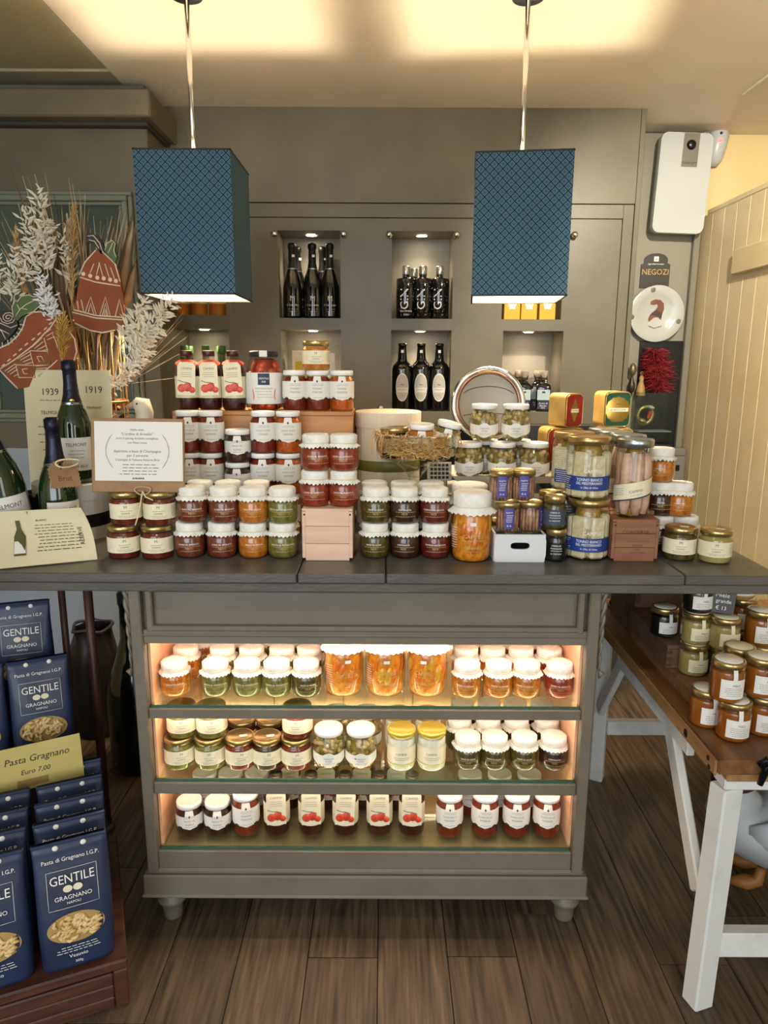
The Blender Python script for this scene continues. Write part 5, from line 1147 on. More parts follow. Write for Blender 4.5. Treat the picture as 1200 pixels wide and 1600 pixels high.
fb2 = flat(t2, L2_, 'body', po2, TERRA); lf2 = flat(t2, L2_, 'leaf', [(22,497),(20,480),(25,470),(28,472),(35,463),(46,461),(54,464),(62,463),(60,470),(67,476),(60,481),(54,487),(44,490),(34,495),(28,501)], LGRN, dy=-.003)
sc2 = flat(t2, L2_, 'scroll', [(-20,490),(0,484),(14,484),(22,492),(27,508),(20,520),(10,530),(0,538),(-20,540)], BLK2, dy=.004)
line(t2, L2_, 'cream_line', [[(-20,550),(0,544),(15,537),(28,525),(36,512),(41,495)], [(0,577),(22,563),(52,540),(80,511),(87,500)], [(41,495),(52,488),(64,487),(85,498)], [(0,578),(14,593),(28,607)], [(60,588),(80,572),(90,563)], [(86,500),(105,512),(117,530),(120,550),(114,570)]], par=fb2)
line(t2, L2_, 'dash', [[(x, 573-k*8.2), (x+5, 569-k*8.2)] for k, x in enumerate((3,12,21,30,39,50,59,69,77))], r=.0024, par=fb2)
line(t2, L2_, 'hatch', [[(a, b), (c, d)] for a, b, c, d in ((8,580,25,568),(12,582,27,572),(16,585,28,577),(22,588,30,584),(28,561,47,549),(32,563,48,554),(36,566,50,560),(40,569,52,566),(50,543,66,528),(54,545,68,534),(58,547,72,540),(66,548,76,546),(70,522,80,514),(72,526,84,519),(74,531,86,526),(56,572,78,570),(57,576,76,575),(58,580,72,579))], r=.0014, par=fb2)
line(t2, L2_, 'diamond', [[(47,548),(75,549),(80,570),(53,571),(47,548)], [(25,570),(53,571),(55,590),(30,590),(25,570)], [(58,557),(65,557),(69,565),(62,565),(58,557)], [(35,577),(43,576),(45,584),(38,584),(35,577)], [(69,528),(75,549)], [(82,520),(95,552)]], r=.0016, par=fb2)
line(t2, L2_, 'ray', [[(12,531),(14,540)], [(17,528),(20,537)], [(22,524),(26,531)], [(26,519),(31,524)], [(29,513),(36,516)], [(31,507),(39,508)], [(4,535),(4,543)]], r=.0015, par=fb2)
line(t2, L2_, 'spiral', [[(12+(1.5+.55*k)*math.cos(.75*k), 496+(1.2+.45*k)*math.sin(.75*k)) for k in range(22)], [(-20,500),(0,505),(16,512),(26,508)], [(-20,512),(0,515),(14,522)], [(8,530),(2,518),(-8,508)]], r=.0013, dy=.003, par=sc2)
line(t2, L2_, 'leaf_line', [[(22,496),(20,480),(25,470),(28,472),(35,463),(46,461),(54,464),(62,463),(60,470),(67,476),(60,481),(54,487),(44,490)], [(26,494),(32,484),(42,476),(54,470)], [(32,484),(28,476)], [(36,482),(44,484)]], r=.0014, dy=-.0045)
new('support_stick', MB().tube([L2_(50, 600, .006), L2_(50, 720, .006)], .005, mat('dark_stick', '4a2a1a', .7), 8), t2)
# white duck figurine
DK = mat('duck_white', 'c9bda8', .5, c2='d6ccb8', scale=20)
dc = P(222, 634, 2.03); dk_ = thing('duck_figurine', 'off-white wooden duck figurine looking left behind the kraft notice', 'figurine', (dc.x, 2.03, ZT)); zh = dc.z-ZT
new('body', MB().tube([(.095, 0, .16), (.07, 0, .13), (.03, 0, .11), (-.005, 0, .13), (-.005, 0, .19), (.004, 0, zh-.05), (.006, 0, zh-.02), (.0, 0, zh), (-.016, 0, zh+.004), (-.026, 0, zh+.002)], [.006, .03, .05, .05, .036, .024, .025, .028, .020, .009], DK, 18), dk_)
new('beak', MB().tube([(-.020, 0, zh+.002), (-.034, 0, zh-.001), (-.046, 0, zh-.003)], [.012, .008, .004], mat('beak_tan', 'b08f68', .5), 10), dk_); new('eye', MB().lathe([(0,-.003),(.003,0),(0,.003)], BLACK, 8, T=Matrix.Translation((-.006, -.0265, zh+.007)) @ Matrix.Rotation(PI/2, 4, 'X')), dk_); new('pedestal', MB().lathe([(0,0),(.05,0),(.05,.02),(.03,.04),(.03,.09),(0,.09)], mat('pedestal_wood', '6d5238', .6), 24), dk_)

# ------------------------------------------------------------------ pasta stand below the left end
DW = mat('dark_rack_wood', '3b2018', .5, c2='4d2c20', scale=8, stretch=(1, 6, 1)); RWD = mat('red_brown_crate', '3a1f14', .5, c2='573222', scale=7, stretch=(1, 8, 8), bump=.2)
yaw = math.radians(23); cu, su = math.cos(yaw), math.sin(yaw); OX, OY = -.565, 1.340
def SP(u, b_): return (OX+cu*u-su*b_, OY+su*u+cu*b_)            # stand coordinates: along its front edge, back from it
rk = thing('pasta_stand', 'dark red-brown stepped wooden stand holding pasta bags', 'stand', (*SP(-.26, .23), 0), yaw)
new('platform', BX((0, 0, .108), (.52, .46, .024), RWD, .004), rk)
for k in range(3): new('front_plank', BX((0, -.222, .017+.0305*k), (.455, .016, .029), RWD, .003), rk)
for x in (-.243, .243): new('corner_post', BX((x, -.215, .048), (.03, .03, .095), RWD, .003), rk); new('side_board', BX((x, .02, .05), (.016, .42, .088), RWD, .002), rk)
new('middle_step', BX((-.06, .30, .178), (.30, .12, .356), DW, .004), rk); new('upper_step', BX((-.06, .43, .24), (.30, .12, .48), DW, .004), rk)
for px, Y in ((89, 1.98), (131, 1.95)):
    t = thing('brown_post', 'round brown wooden post %s' % ('left of the pale wall, nearer the pasta bags' if px < 100 else 'in front of the pale blue wall'), 'post', (XA(px, Y, .9), Y, 0), group='brown posts'); new('shaft', MB().tube([(0,0,.01),(0,0,.90)], .013 if px > 100 else .010, DW, 12), t); new('foot_ring', MB().lathe([(0,0),(.022,0),(.022,.012),(.014,.02),(0,.021)], DW, 14), t)
BAGM = mat('navy_paper_bag', '161f38', .5, c2='243556', scale=7, bump=.5, bscale=22, coat=.1); BAGD = mat('navy_paper_dark', '10192e', .55); PST = mat('pasta_semolina', 'c9a868', .5, c2='dcc288', scale=30); WNDW = mat('window_cream', 'a8894e', .5)
def bagmesh(full, seed):
    rb = random.Random(seed); W, Hh, D = .075, .285, .036
    secs = [(0, W*.96, D*.9), (.01, W, D), (.09, W*1.02, D*1.05), (.17, W*1.0, D*.85), (.225, W*.99, D*.45), (.25, W*.99, .010), (.262, W, .007), (Hh, W, .006)]
    prof = []
    vs = []; fs = []; n = 20
    for z, a, d in secs:
        for k in range(n):
            q = 2*PI*k/n; c_, s_ = math.cos(q), math.sin(q)
            vs.append((math.copysign(abs(c_)**.35, c_)*a, math.copysign(abs(s_)**.55, s_)*d+rb.uniform(-.0012, .0012), z))
    for i in range(len(secs)-1):
        for k in range(n): fs.append((i*n+k, i*n+(k+1) % n, (i+1)*n+(k+1) % n, (i+1)*n+k))
    fs.append(tuple(range(n))[::-1]); fs.append(tuple((len(secs)-1)*n+k for k in range(n)))
    body = MB().add(vs, fs, BAGM, True)
    def fy(z):
        pr = secs[0]
        for s_ in secs[1:]:
            if s_[0] >= z: t = (z-pr[0])/(s_[0]-pr[0]); return -(pr[2]+(s_[2]-pr[2])*t)
            pr = s_
        return -.006
    fn = lambda x, z, e=.0012: (x, fy(z)*(1-.16*(abs(x)/W)**3)-e, z)
    parts = [('bag_body', body.mesh('bag_body'), [])]
    head = MB()
    parts.append(('header_print', print_on(MB(), [('t', 'Pasta di Gragnano I.G.P.', .0118, 0, .247)], WINK, lambda x, z: (x, fy(z)-.0034, z)).mesh('header_print'), []))
    for sx in (-1, 1): parts.append(('button', MB().lathe([(0,.003),(.005,.0025),(.0062,.001),(.006,0)], WINK, 12, T=Matrix.Translation((sx*.028, -.0068, .272)) @ Matrix.Rotation(PI/2, 4, 'X')).mesh('button'), []))
    fold = MB().box((0, 0, .281), (.151, .016, .008), BAGM, .003); parts.append(('folded_top', fold.mesh('folded_top'), []))
    if full:
        e = .0022
        parts.append(('brand_print', print_on(MB(), [('t', 'GENTILE', .026, 0, .205, .9), ('t', 'GRAGNANO', .013, 0, .168), ('t', 'NAPOLI', .008, 0, .156)], WINK, lambda x, z: fn(x, z, .003)).mesh('brand_print'), [], 'stuff'))
        md = MB()
        for sx in (-1, 1): md.add([fn(sx*.010+.0095*math.cos(q), .186+.007*math.sin(q), .0034) for q in [2*PI*k/16 for k in range(16)]], [tuple(range(16))], CREAMP)
        parts.append(('medals', md.mesh('medals'), [], 'stuff'))
        brd = MB(); cr = [(-.05,.145),(.05,.145),(.05,.225),(-.05,.225)]
        for a, b_ in zip(cr, cr[1:]+cr[:1]): brd.tube([fn(a[0]+(b_[0]-a[0])*t/4, a[1]+(b_[1]-a[1])*t/4, .0022) for t in range(5)], .0005, WINK, 4)
        parts.append(('border_print', brd.mesh('border_print'), [], 'stuff'))
        win = MB(); ov = [(.058*math.cos(q), .098+.034*math.sin(q)) for q in [2*PI*k/28 for k in range(28)]]
        win.add([fn(x, z, .0016) for x, z in ov]+[fn(0, .098, .0016)], [(k, (k+1) % 28, 28) for k in range(28)], WNDW)
        ps_ = MB(); rp = random.Random(seed+3)
        for k in range(60):
            q = rp.random()*6.283; rad = math.sqrt(rp.random())*.88; x, z = .054*rad*math.cos(q), .098+.030*rad*math.sin(q); y = fn(x, z)[1]+.001
            a = rp.random()*3.14; l = .008; d = Vector((math.cos(a), 0, math.sin(a))); nn = Vector((-d.z, 0, d.x))
            ps_.tube([Vector((x, y, z))+d*(l*(t-.5)*2)+nn*(.004*math.cos(PI*(t-.5)))+Vector((0, -.004*math.sin(PI*t), 0)) for t in (0, .25, .5, .75, 1)], [.0022, .0036, .0040, .0036, .0022], PST, 6)
        parts.append(('window', win.mesh('window'), [('pasta', ps_.mesh('pasta'), [], 'stuff')]))
        parts.append(('lower_print', print_on(MB(), [('b', .085, 3, .006, .0014, 0, .056), ('t', 'Vesuvio' if seed == 1 else 'Tortiglioni', .012, 0, .033), ('t', '500g', .008, 0, .018)], WINK, lambda x, z: fn(x, z, .003)).mesh('lower_print'), []))
    return parts
BAGF, BAGH, BAGF2 = bagmesh(True, 1), bagmesh(False, 2), bagmesh(True, 5)
def bag(parts, x, y, z, rz, label, tilt=-.06):
    t = thing('pasta_bag', label, 'bag', (x, y, z), (tilt, 0, rz), 'navy pasta bags'); plant_tree(parts, t); return t
zf = .1205
# two files of bags on the platform
for k in range(4):
    x, y = SP(-.262, .052+.079*k); bag(BAGF if k == 0 else BAGH, x, y, zf, yaw+.02, ['front navy pasta bag with window, lower left corner', 'navy pasta bag second in the left file', 'navy pasta bag third in the left file', 'navy pasta bag last in the left file, below price card'][k])
for k in range(5):
    x, y = SP(-.098, .052+.079*k); bag(BAGF if k == 0 else BAGH, x, y, zf, yaw+.03, ['front navy pasta bag with window in the right file', 'navy pasta bag second in the right file', 'navy pasta bag third in the right file', 'navy pasta bag fourth in the right file', 'navy pasta bag last in the right file, beside price card'][k])
def stepbag(px, b_, z, rz, label, tilt=-.06):
    Y = 1.7
    for _ in range(12):
        X = XA(px, Y, z+.14); Y += .6*((b_)-(-su*(X-OX)+cu*(Y-OY)))
    bag(BAGF2, X, Y, z, rz, label, tilt)
stepbag(66, .53, .357, yaw+.06, 'navy pasta bag with curved pasta in window, above the price card')
stepbag(38, .66, .481, yaw-.06, 'topmost navy pasta bag with curved pasta in window', -.02)
stepbag(-38, .53, .357, yaw, 'navy pasta bag cut off by the left photo edge')
# price card
Yc = 1.60
pc_ = thing('price_card', 'pale gold price card for pasta leaning on the bags', 'sign', (XA(50, Yc, .42), Yc, .372), (-.16, -.02, yaw+.06)); PCM = mat('pale_gold_card', 'b5a458', .5, c2='c4b46a', scale=6)
new('card', BX((0, 0, .056), (.235, .0025, .112), PCM), pc_); qf2 = lambda x, z: (x+.22*(z-.056), -.0022, z)
new('lettering', print_on(MB(), [('t', 'Pasta Gragnano', .0235, 0.012, .076), ('t', 'Euro 7,00', .017, .012, .044)], DINK, qf2), pc_); new('small_tag', BX((0.0, -.0018, .016), (.07, .0012, .018), mat('tan_tag', '8f7440', .6)), pc_)
# dark bag and big bottle on the floor behind
db = thing('dark_paper_bag', 'crumpled dark bag on the floor behind the brown post', 'bag', (XA(143, 2.55, .4), 2.56, 0))
new('bag_body', MB().lathe([(0,0),(.085,.004),(.09,.12),(.092,.30),(.078,.36),(.066,.40),(.07,.43)], mat('black_bag', '1d1a1c', .4, bump=.6, bscale=14), 24, mod=lambda i, k, a: (math.sin(5*a+k)*.006*(k > 2), math.sin(4*a)*.008*(k > 4))), db); new('rolled_rim', MB().tube([((.07+.005*math.sin(5*a))*math.cos(a), (.07+.005*math.sin(5*a))*math.sin(a), .43+.006*math.sin(3*a)) for a in [2*PI*k/24 for k in range(24)]], .006, mat('black_bag_rim', '3a3540', .35), 6, closed=True), db)
jb = thing('giant_bottle', 'giant dark green bottle standing on the floor beside the cabinet', 'bottle', (XA(205, 2.30, .3)+.005, 2.32, 0))
new('glass_body', MB().lathe([(0,.01),(.08,0),(.095,.02),(.096,.26),(.085,.33),(.055,.42),(.036,.48),(.032,.60),(.036,.61),(.036,.64),(0,.645)], mat('giant_bottle_green', '0d170c', .12, coat=.5), 32), jb); new('foil', MB().lathe([(.034,.52),(.033,.60),(.038,.61),(.038,.645),(.03,.652),(0,.653)], FOIL, 24), jb)
# ------------------------------------------------------------------ things hung on the pillar
def PP(px, py): return P(px, py, YP)
a, b = PP(1008, 370), PP(1099, 218)
wu = thing('white_wall_unit', 'white rounded wall unit with silver strip high on the pillar', 'wall unit', ((a.x+b.x)/2, YP, (a.z+b.z)/2), (0, .03, 0)); uw, uh = (b.x-a.x), b.z-a.z
def rrect(w2, h2, r, n=6):
    o = []
    for cx_, cz, a0 in ((w2-r, h2-r, 0), (-w2+r, h2-r, 90), (-w2+r, -h2+r, 180), (w2-r, -h2+r, 270)):
        for k in range(n+1): q = math.radians(a0+90*k/n); o.append((cx_+r*math.cos(q), cz+r*math.sin(q)))
    return o[::-1]
WU = mat('white_gloss_unit', 'b9bcba', .3)
new('front_panel', MB().prism(rrect(uw/2, uh/2, .03), .03, WU, T=Matrix.Translation((0, -.10, 0))), wu); new('body', BX((.004, -.034, .006), (uw*.92, .068, uh*.98), PILL, .01), wu)
ss = new('silver_strip', BX((.018, -.1015, uh*.33), (uw*.30, .003, uh*.33), mat('satin_silver', '8f8b80', .35, .6)), wu)
new('dial', MB().lathe([(0,.012),(.012,.011),(.019,.006),(.021,0)], BLACK, 20, T=Matrix.Translation((.018, -.103, uh*.38)) @ Matrix.Rotation(PI/2, 4, 'X')), wu); new('lettering', print_on(MB(), [('t', 'CONCEPT', .014, .018, uh*.20)], DINK, lambda x, z: (x, -.1035, z)), wu)
sn = thing('motion_sensor', 'small white wedge sensor with red light beside the wall unit', 'sensor', P(1119, 232, YP+.02), (0, .12, -.3))
new('housing', MB().tube([(0, 0, -.075), (0, -.01, -.05), (0, -.012, .0), (0, -.012, .05), (0, 0, .075)], [.02, .036, .042, .044, .036], WU, 14), sn); new('red_light', MB().lathe([(0,.003),(.006,.002),(.007,0)], emit('red_led', 'ff3a3a', 6), 10, T=Matrix.Translation((.006, -.055, .02)) @ Matrix.Rotation(PI/2, 4, 'X')), sn); new('lens', MB().lathe([(0,.003),(.005,.002),(.006,0)], BLACK, 10, T=Matrix.Translation((.004, -.056, .05)) @ Matrix.Rotation(PI/2, 4, 'X')), sn)
a = PP(1021, 450); pq = thing('plaque', 'dark plaque with gold lettering above the white plate', 'sign', (a.x, YP, a.z)); PQ = mat('plaque_dark', '2e2a22', .4)
pw2 = .068
new('board', MB().prism([(-pw2, 0), (pw2, 0), (pw2, .105), (.055, .11), (.055, .125)]+[(.055*math.cos(q), .125+.03*math.sin(q)) for q in [PI*k/10 for k in range(1, 10)]]+[(-.055, .125), (-.055, .11), (-pw2, .105)], .008, PQ, T=Matrix.Translation((0, -.008, 0))), pq)
new('lettering', print_on(MB(), [('t', 'NEGOZI', .036, 0, .070, .95)], mat('plaque_gold', 'b59a62', .4, .4), lambda x, z: (x, -.0088, z)), pq); new('small_print', print_on(MB(), [('t', 'ilgamberorosso', .012, 0, .107)], WINK, lambda x, z: (x, -.0088, z)), pq); new('badge', MB().box((0, -.009, .129), (.022, .002, .022), WINK), pq); new('badge_mark', print_on(MB(), [('t', '✻' if False else '*', .03, 0, .122)], DINK, lambda x, z: (x, -.0104, z)), pq)
a = PP(1022, 491); pt_ = thing('wall_plate', 'white china plate with brown rooster emblem on the pillar', 'plate', (a.x, YP-.016, a.z), (0, .04, 0)); CH = mat('white_china', 'b9bab4', .2)
RX = Matrix.Rotation(PI/2, 4, 'X')
new('dish', MB().lathe([(0,.004),(.075,.004),(.085,.010),(.128,.022),(.130,.020),(.086,.004),(.06,-.004),(0,-.004)], CH, 44, T=RX), pt_)
em = [(-.03,.052),(-.01,.062),(.015,.06),(.032,.045),(.036,.02),(.030,-.005),(.028,-.03),(.012,-.018),(-.006,-.02),(-.028,-.042),(-.034,-.03),(-.026,-.008),(-.014,.004),(.0,.018),(.006,.032),(.0,.042),(-.014,.036),(-.03,.038)]
new('emblem', MB().prism(em, .002, mat('rooster_brown', '6b3a28', .5, c2='7d4a34', scale=30), T=Matrix.Translation((0, -.0065, .004))), pt_); new('emblem_dark_part', MB().prism([(-.026,-.008),(0,.012),(.03,.0),(.028,-.022),(.012,-.014),(-.006,-.012)], .001, mat('rooster_dark', '3a3134', .5), T=Matrix.Translation((0, -.0078, .004))), pt_)  # second piece is the darker inner part of the rooster print
new('lettering', print_on(MB(), [('b', .06, 1, .01, .003, 0, -.066)], DINK, lambda x, z: (x, -.006, z+abs(x)*.35)), pt_)
for x, z in ((.108, -.03), (-.116, -.02), (-.03, .108)): new('rim_mark', MB().lathe([(0,.001),(.010,.001),(.012,0)], mat('rim_grey', '6d6a5c', .5), 12, T=Matrix.Translation((x, -.019, z)) @ RX), pt_)
# black display board with red feather and glass case
a, b = PP(985, 720), PP(1066, 533)
dbd = thing('black_display_board', 'black backing board with glass case below the plate', 'display', ((a.x+b.x)/2, YP, a.z)); dw, dh = b.x-a.x, b.z-a.z
new('board', BX((0, -.006, dh/2), (dw, .012, dh), BLACK, .001), dbd)
cz0, cz1 = PP(1020, 690).z-a.z, PP(1020, 612).z-a.z; cxx0, cxx1 = PP(985, 650).x-(a.x+b.x)/2, PP(1038, 650).x-(a.x+b.x)/2
GC = glass('case_glass', 'dfe6e0', 1.5)
new('glass_case', BX(((cxx0+cxx1)/2, -.075, (cz0+cz1)/2), (cxx1-cxx0, .11, cz1-cz0), GC), dbd); new('case_shelf', BX(((cxx0+cxx1)/2, -.07, cz0+.06), (cxx1-cxx0-.01, .09, .004), mat('pale_shelf', '9aa0a8', .4)), dbd); new('case_base', BX(((cxx0+cxx1)/2, -.07, cz0-.04), (cxx1-cxx0, .12, .08), mat('navy_base', '151a2a', .5)), dbd)
fp0, fp1 = P(1030, 612, YP-.05), P(1018, 535, YP-.05)
fe = thing('red_feather', 'fluffy red feather plume against the black board', 'feather', fp0); mb = MB(); rr = random.Random(9); FRM = [mat('feather_red', '8f1220', .7), mat('feather_dark', '5f0c16', .7), mat('feather_bright', 'b02a30', .7)]
top_ = P(1022, 545, YP-.05)-fp0
new('quill', MB().tube([Vector((0,0,-.03)), top_], [.002, .001], FRM[1], 5), fe)
for k in range(1500):
    t = rr.random(); p = top_*(t*.92); w2 = (.035+.062*math.sin(PI*min(1, .15+.75*t)))*math.sqrt(rr.random()); q = rr.uniform(-1, 1); d = Vector((q*w2, rr.uniform(-.04, .025), w2*rr.uniform(-.15, .55)))
    mb.tube([p, p+d*.6+Vector((0, 0, .008)), p+d+Vector((q*.008, -.003, rr.uniform(-.016, .006)))], [.0012, .0024, .0005], FRM[k % 3], 3, cap=False)
new('barbs', mb, fe, kind='stuff')
oc = P(1004, 648, YP-.075); og = thing('gilded_ornament', 'small gold and white figurine inside the glass case', 'ornament', oc-Vector((0,0,.035)), (0, .3, 0))
new('ring', MB().tube([(.035*math.cos(t), -.004, .035+.04*math.sin(t)) for t in [2*PI*k/24 for k in range(24)]], .009, mat('ornate_gold', 'a89a5a', .35, .6, bump=.8, bscale=60), 8, closed=True), og); new('red_panel', BX((.018, -.01, .04), (.016, .01, .035), FRM[2], .002), og); new('white_top', MB().lathe([(0,0),(.018,.003),(.016,.012),(0,.018)], CH, 14, T=Matrix.Translation((.012, -.01, .07))), og); new('gold_cluster', MB().lathe([(0,0),(.022,.004),(.026,.012),(.014,.022),(0,.024)], mat('ornate_gold', 'a89a5a', .35, .6), 10, T=Matrix.Translation((-.008, -.012, -.006)), mod=lambda i, k, a: (math.sin(5*a)*.004*(0 < k < 4), 0)), og)
o2 = P(988, 585, YP-.04); o3 = thing('beaded_pendant', 'dark beaded pendant hanging left of the red feather', 'ornament', o2-Vector((0, 0, .06)))
new('tassel', MB().lathe([(0,-.03),(.016,-.02),(.018,.01),(.010,.03),(.004,.05)], mat('dark_beads', '3b322a', .35, .3, bump=.8, bscale=50), 12), o3); new('drop', MB().lathe([(0,.05),(.012,.06),(.018,.08),(.012,.105),(0,.115)], mat('brass_beads', '8a7a55', .35, .6, bump=.8, bscale=70), 14), o3)
o4 = P(1002, 595, YP-.045); o5 = thing('gold_tassel', 'pale gold tassel between the pendant and red feather', 'ornament', o4-Vector((0, 0, .06))); new('skirt', MB().lathe([(.024,-.01),(.018,.03),(.009,.06),(.012,.075),(.006,.085),(0,.086)], mat('tassel_gold', 'ad8d52', .6, bump=.6, bscale=60), 16, mod=lambda i, k, a: (math.sin(8*a)*.0015, 0)), o5); new('knot', MB().lathe([(0,.084),(.008,.09),(.008,.1),(0,.106)], mat('tassel_gold', 'ad8d52', .6), 10), o5)
# grey socket box beyond the jars
a = P(1057, 740, 3.38); gs = thing('grey_socket_box', 'grey wall box with dark socket behind the right end jars', 'wall box', (a.x, 3.40, a.z-.2)); new('box_body', BX((0, .02, .16), (.09, .05, .32), mat('socket_grey', '77736a', .5), .004), gs); new('seam', BX((0, -.0055, .285), (.088, .001, .003), DINK), gs); new('socket', BX((-.005, -.006, .225), (.045, .003, .028), BLACK, .001), gs)
# ------------------------------------------------------------------ trestle table with honey jars
TW = mat('oak_tabletop', '5d3d22', .45, c2='83592f', scale=6, stretch=(7, .8, 7), lo=.3, hi=.72, bump=.2); TWE = mat('oak_edge', '86603a', .5, c2='a17a4c', scale=6, stretch=(8, 1, 8), lo=.3, hi=.7); WP = mat('worn_white_paint', 'b9bbb8', .55, c2='d2d3cf', scale=9, bump=.3, bscale=60, lo=.25, hi=.5)
ZTB = .64; TX0, TX1, TY0, TY1 = .675, 1.40, 1.292, 2.30
tt = thing('trestle_table', 'low oak table with worn white trestle legs, right of the cabinet', 'table', (0, 0, 0))
nb_ = 4
for k in range(nb_):
    x0, x1 = TX0+(TX1-TX0)*k/nb_, TX0+(TX1-TX0)*(k+1)/nb_
    new('top_plank', BX(((x0+x1)/2, (TY0+TY1)/2, ZTB-.016), (x1-x0-.001, TY1-TY0, .032), TW, .004), tt)
new('edge_lath', BX((TX0-.0035, (TY0+TY1)/2, ZTB-.017), (.006, TY1-TY0-.004, .034), TWE, .002), tt)
new('under_plank', BX(((TX0+TX1)/2+.01, (TY0+TY1)/2, ZTB-.043), (TX1-TX0-.03, TY1-TY0-.02, .021), TWE, .003), tt)
for y in (TY0+.05, TY1-.08): new('cross_bearer', BX(((TX0+TX1)/2, y, ZTB-.068), (TX1-TX0-.06, .05, .028), WP, .003), tt)
def beam(p, q, w1, w2, m=WP, b_=.004):
    p, q = Vector(p), Vector(q); d = q-p; T = Matrix.Translation((p+q)/2) @ d.to_track_quat('Z', 'Y').to_matrix().to_4x4(); return BX((0,0,0), (w1, w2, d.length), m, b_, T)
lgx = TX0+.042
for x in (lgx, TX1-.06):
    new('leg', beam((x, 1.352, 0), (x+.004, 1.340, ZTB-.0825), .050, .046), tt); new('leg', beam((x+.03, 2.24, 0), (x+.02, 2.22, ZTB-.0825), .044, .044), tt)
    new('brace', beam((x-.012, 1.375, .27), (x-.012, 1.62, ZTB-.056), .020, .05), tt); new('brace', beam((x+.012, 2.20, .28), (x+.012, 1.98, ZTB-.056), .02, .045), tt)
new('stretcher', BX(((lgx+TX1-.06)/2, 1.35, .165), (TX1-.06-lgx-.05, .03, .062), WP, .003), tt); new('stretcher', BX(((lgx+TX1-.06)/2+.03, 2.235, .20), (TX1-.06-lgx-.04, .03, .05), WP, .003), tt)
new('side_apron', BX((TX0+.026, 1.72, ZTB-.075), (.018, .5, .04), WP, .002), tt)
for y in (1.42, 1.30+.024, 1.30+.02): pass
for y, z, q in ((1.435, ZTB-.018, .010), (1.325, ZTB-.012, .006), (1.318, ZTB-.028, .006)): new('bolt_hole', MB().lathe([(0,.001),(q*.8,.001),(q,0)], BLACK, 12, T=Matrix.Translation((TX0-.0066, y, z)) @ Matrix.Rotation(-PI/2, 4, 'Y')), tt)
IRON = mat('black_iron', '15151a', .4, .6)
hp = PZ(1172, 1168, ZTB)
new('iron_handle', MB().tube([(hp.x+.085, TY0-.004, ZTB+.024), (hp.x+.05, TY0-.012, ZTB+.040), (hp.x+.015, TY0-.014, ZTB+.028), (hp.x+.008, TY0-.016, ZTB+.004), (hp.x-.004, TY0-.012, ZTB-.012), (hp.x-.014, TY0-.014, ZTB+.004), (hp.x-.006, TY0-.018, ZTB+.016), (hp.x+.004, TY0-.016, ZTB+.0), (hp.x-.002, TY0-.010, ZTB-.024), (hp.x-.006, TY0-.008, ZTB-.046)], [.008, .009, .0085, .008, .0065, .006, .006, .0065, .007, .006], IRON, 9), tt)
hk = thing('iron_hook', 'black iron hook at the far corner of the oak table', 'hook', PZ(963, 955, ZTB)+Vector((0, .03, 0))); new('hook_bar', MB().tube([(.03, 0, .05), (.0, -.01, .045), (-.012, -.012, .022), (-.004, -.01, .006)], [.006, .008, .008, .005], IRON, 9), hk); new('hook_plate', BX((0, 0, .003), (.03, .03, .006), IRON, .001), hk)
# crates on the table
CRW = mat('dark_crate_wood', '57402f', .55, c2='6b5140', scale=6, stretch=(1, 7, 7)); CRW2 = mat('tray_wood', '6d4b30', .55, c2='845f3e', scale=6, stretch=(1, 7, 7))
def crate(name, label, x0, x1, y0, y1, z0, z1, m, th=.010):
    t = thing(name, label, 'crate', ((x0+x1)/2, (y0+y1)/2, z0)); w_, d_, h_ = x1-x0, y1-y0, z1-z0
    new('lid_board', BX((0, 0, h_-th/2), (w_, d_, th), m, .0015), t)
    for sx in (-1, 1): new('side_board', BX((sx*(w_/2-th/2), 0, (h_-th)/2), (th, d_, h_-th-.0005), m, .001), t); new('end_board', BX((0, sx*(d_/2-th/2), (h_-th)/2), (w_-2*th-.0005, th, h_-th-.0005), m, .001), t)
    for k in range(3): new('dovetail', BX((-w_/2+.007, -d_/2-.0003, (h_-th)*(k+.5)/3), (.013, .001, (h_-th)/6), mat('dovetail_end', '4a3020', .6)), t)
    return t
crate('tall_crate', 'tall dark wooden crate at the far end of the oak table', .725, .98, 1.95, 2.16, ZTB, .895, CRW)
crate('low_tray', 'thin wooden board riser under the cream honey jars', .716, 1.36, 1.50, 1.94, ZTB, .676, CRW2)
crate('middle_crate', 'dovetailed wooden crate standing on the thin board riser', .705, .835, 1.655, 1.93, .6765, .736, CRW)
ZRI = .6762; GH = 'honey jars on the oak table'
def hj(c, px, Y, z, label, h=.086, rz=.40): return put('honey_jar', honeyjar(c, h, 'g'), px, Y, z, '', '', 'jar', GH, rz=rz, label=label)
hj('black', 1037, 1.735, .7362, 'dark honey jar with white label on the dovetailed crate', .076)
hj('creamhoney', 1083, 1.635, ZRI, 'cream honey jar at the bottom of the left stack on riser', .078); hj('creamhoney', 1087, 1.640, ZRI+.0786, 'cream honey jar on top of another, left stack on riser', .078)
hj('black', 1090, 1.645, ZRI+.1572, 'black jar with white label, top of left stack under worktop', .078)
hj('creamhoney', 1134, 1.60, ZRI, 'cream honey jar below another, middle of the riser', .078); hj('creamhoney', 1132, 1.605, ZRI+.0786, 'cream honey jar on top of another, middle of the riser', .078)
hj('honey', 1160, 1.70, ZRI, 'honey jar at bottom of the rear amber stack', .086); hj('honey', 1158, 1.70, ZRI+.0866, 'honey jar in middle of the rear amber stack', .086); hj('amber', 1157, 1.70, ZRI+.1732, 'bright amber honey jar topping the rear stack under worktop', .070)
hj('honey', 1186, 1.60, ZRI, 'honey jar at bottom of the stack by right photo edge', .090); hj('honey', 1187, 1.60, ZRI+.0906, 'honey jar with gold lid, top of stack by right photo edge', .086)
hj('honey', 1102, 1.450, ZTB, 'amber honey jar standing left of the front honey stack', .084, .45)
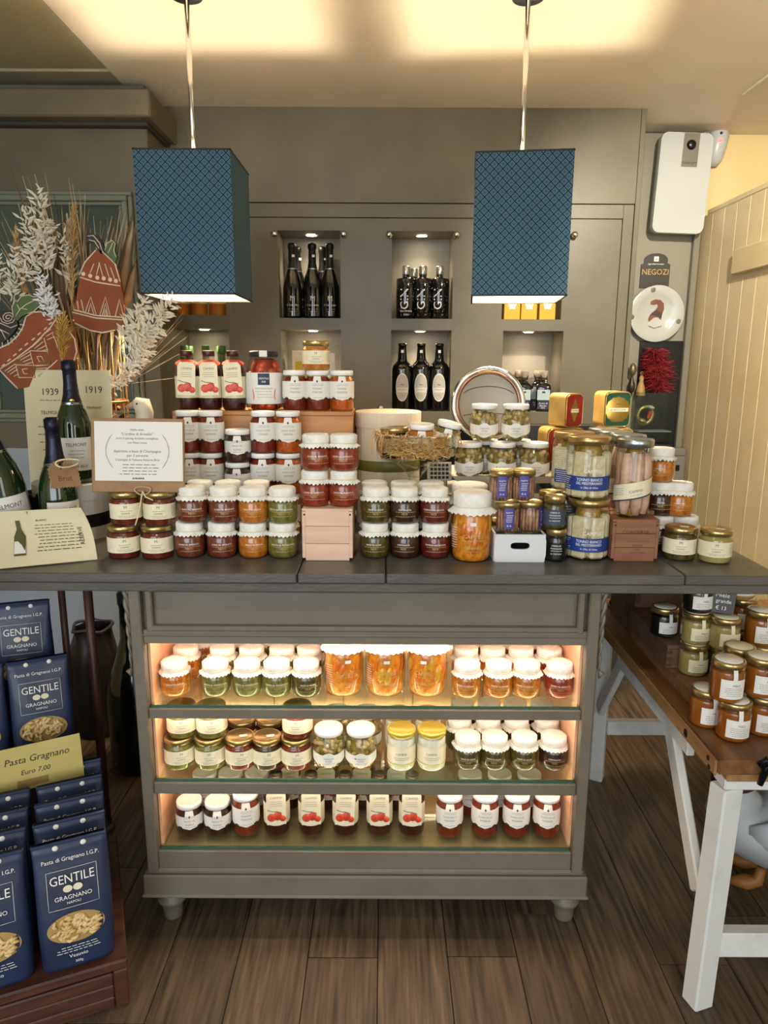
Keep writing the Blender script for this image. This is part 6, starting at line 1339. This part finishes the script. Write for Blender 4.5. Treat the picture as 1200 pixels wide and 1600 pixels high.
hj('honey', 1145, 1.392, ZTB, 'amber honey jar at the bottom of the front stack', .086, .3); hj('honey', 1135, 1.397, ZTB+.0866, 'amber honey jar with white lid disc, top of front stack', .088, .35)
hj('honey', 1190, 1.415, ZTB, 'amber honey jar at bottom, right edge beside front stack', .086); hj('honey', 1187, 1.420, ZTB+.0866, 'amber honey jar at top, right edge beside front stack', .086)
hj('honey', 1150, 1.462+.022, ZTB, 'honey jar at bottom, just behind the front stack', .084); hj('creamhoney', 1152, 1.484, ZTB+.0846, 'honey jar at top, just behind the front stack', .084)
bs = thing('chalk_tag', 'black slate tag with white handwriting between honey jars', 'sign', (XA(1127, 1.62, .87), 1.62, ZRI+.1568), (-.2, .1, -.2)); new('slate', BX((0, 0, .032), (.062, .004, .062), BLACK, .001), bs); new('lettering', print_on(MB(), [('t', 'Miele', .015, 0, .045), ('t', 'grande', .013, .004, .031), ('t', '€ 13', .013, 0, .014)], WINK, lambda x, z: (x, -.0026, z)), bs)
# goose figurine below the table
GW = mat('goose_white', 'aab0b4', .5, c2='b9bfc2', scale=10); GO = mat('goose_orange', '9a6a30', .5)
gp = PZ(1172, 1398, 0); go = thing('goose_figurine', 'white goose figurine with dark red ribbon under the oak table', 'figurine', (gp.x+.035, 1.76, 0), -.35)
new('body', MB().tube([(.22, 0, .20), (.17, 0, .19), (.10, 0, .165), (.03, 0, .16), (-.03, 0, .175), (-.06, 0, .215), (-.065, 0, .265), (-.062, 0, .32), (-.060, 0, .37), (-.066, 0, .405), (-.09, 0, .415), (-.108, 0, .41)], [.012, .05, .088, .105, .10, .078, .052, .038, .032, .036, .028, .014], GW, 22), go)
new('beak', MB().tube([(-.10, 0, .412), (-.125, 0, .405), (-.145, 0, .398)], [.014, .011, .005], GO, 10), go)
for s_ in (-1, 1):
    new('wing', MB().tube([(-.03, s_*.088, .19), (.03, s_*.10, .195), (.10, s_*.086, .20), (.18, s_*.05, .21)], [.02, .05, .042, .008], GW, 12, sx=.35), go)
    new('foot', MB().tube([(.02, s_*.04, .06), (.015, s_*.04, .02), (-.015, s_*.045, .010), (-.055, s_*.05, .008)], [.012, .016, .022, .010], GO, 10), go)
    new('eye', MB().lathe([(0,.002),(.004,.001),(.005,0)], BLACK, 8, T=Matrix.Translation((-.075, s_*.0335, .412)) @ Matrix.Rotation(-s_*PI/2, 4, 'X')), go)
rib = mat('dark_red_ribbon', '4a0f16', .5)
new('ribbon', MB().tube([(-.064+.045*math.cos(t), .045*math.sin(t), .285+.006*math.cos(t)) for t in [2*PI*k/24 for k in range(24)]], .011, rib, 8, closed=True), go); new('bow', MB().tube([(-.11-.006*math.cos(2*t), .055*math.sin(t), .285+.026*math.sin(2*t)) for t in [2*PI*k/24 for k in range(24)]], .010, rib, 7, closed=True), go)
finish_labels()
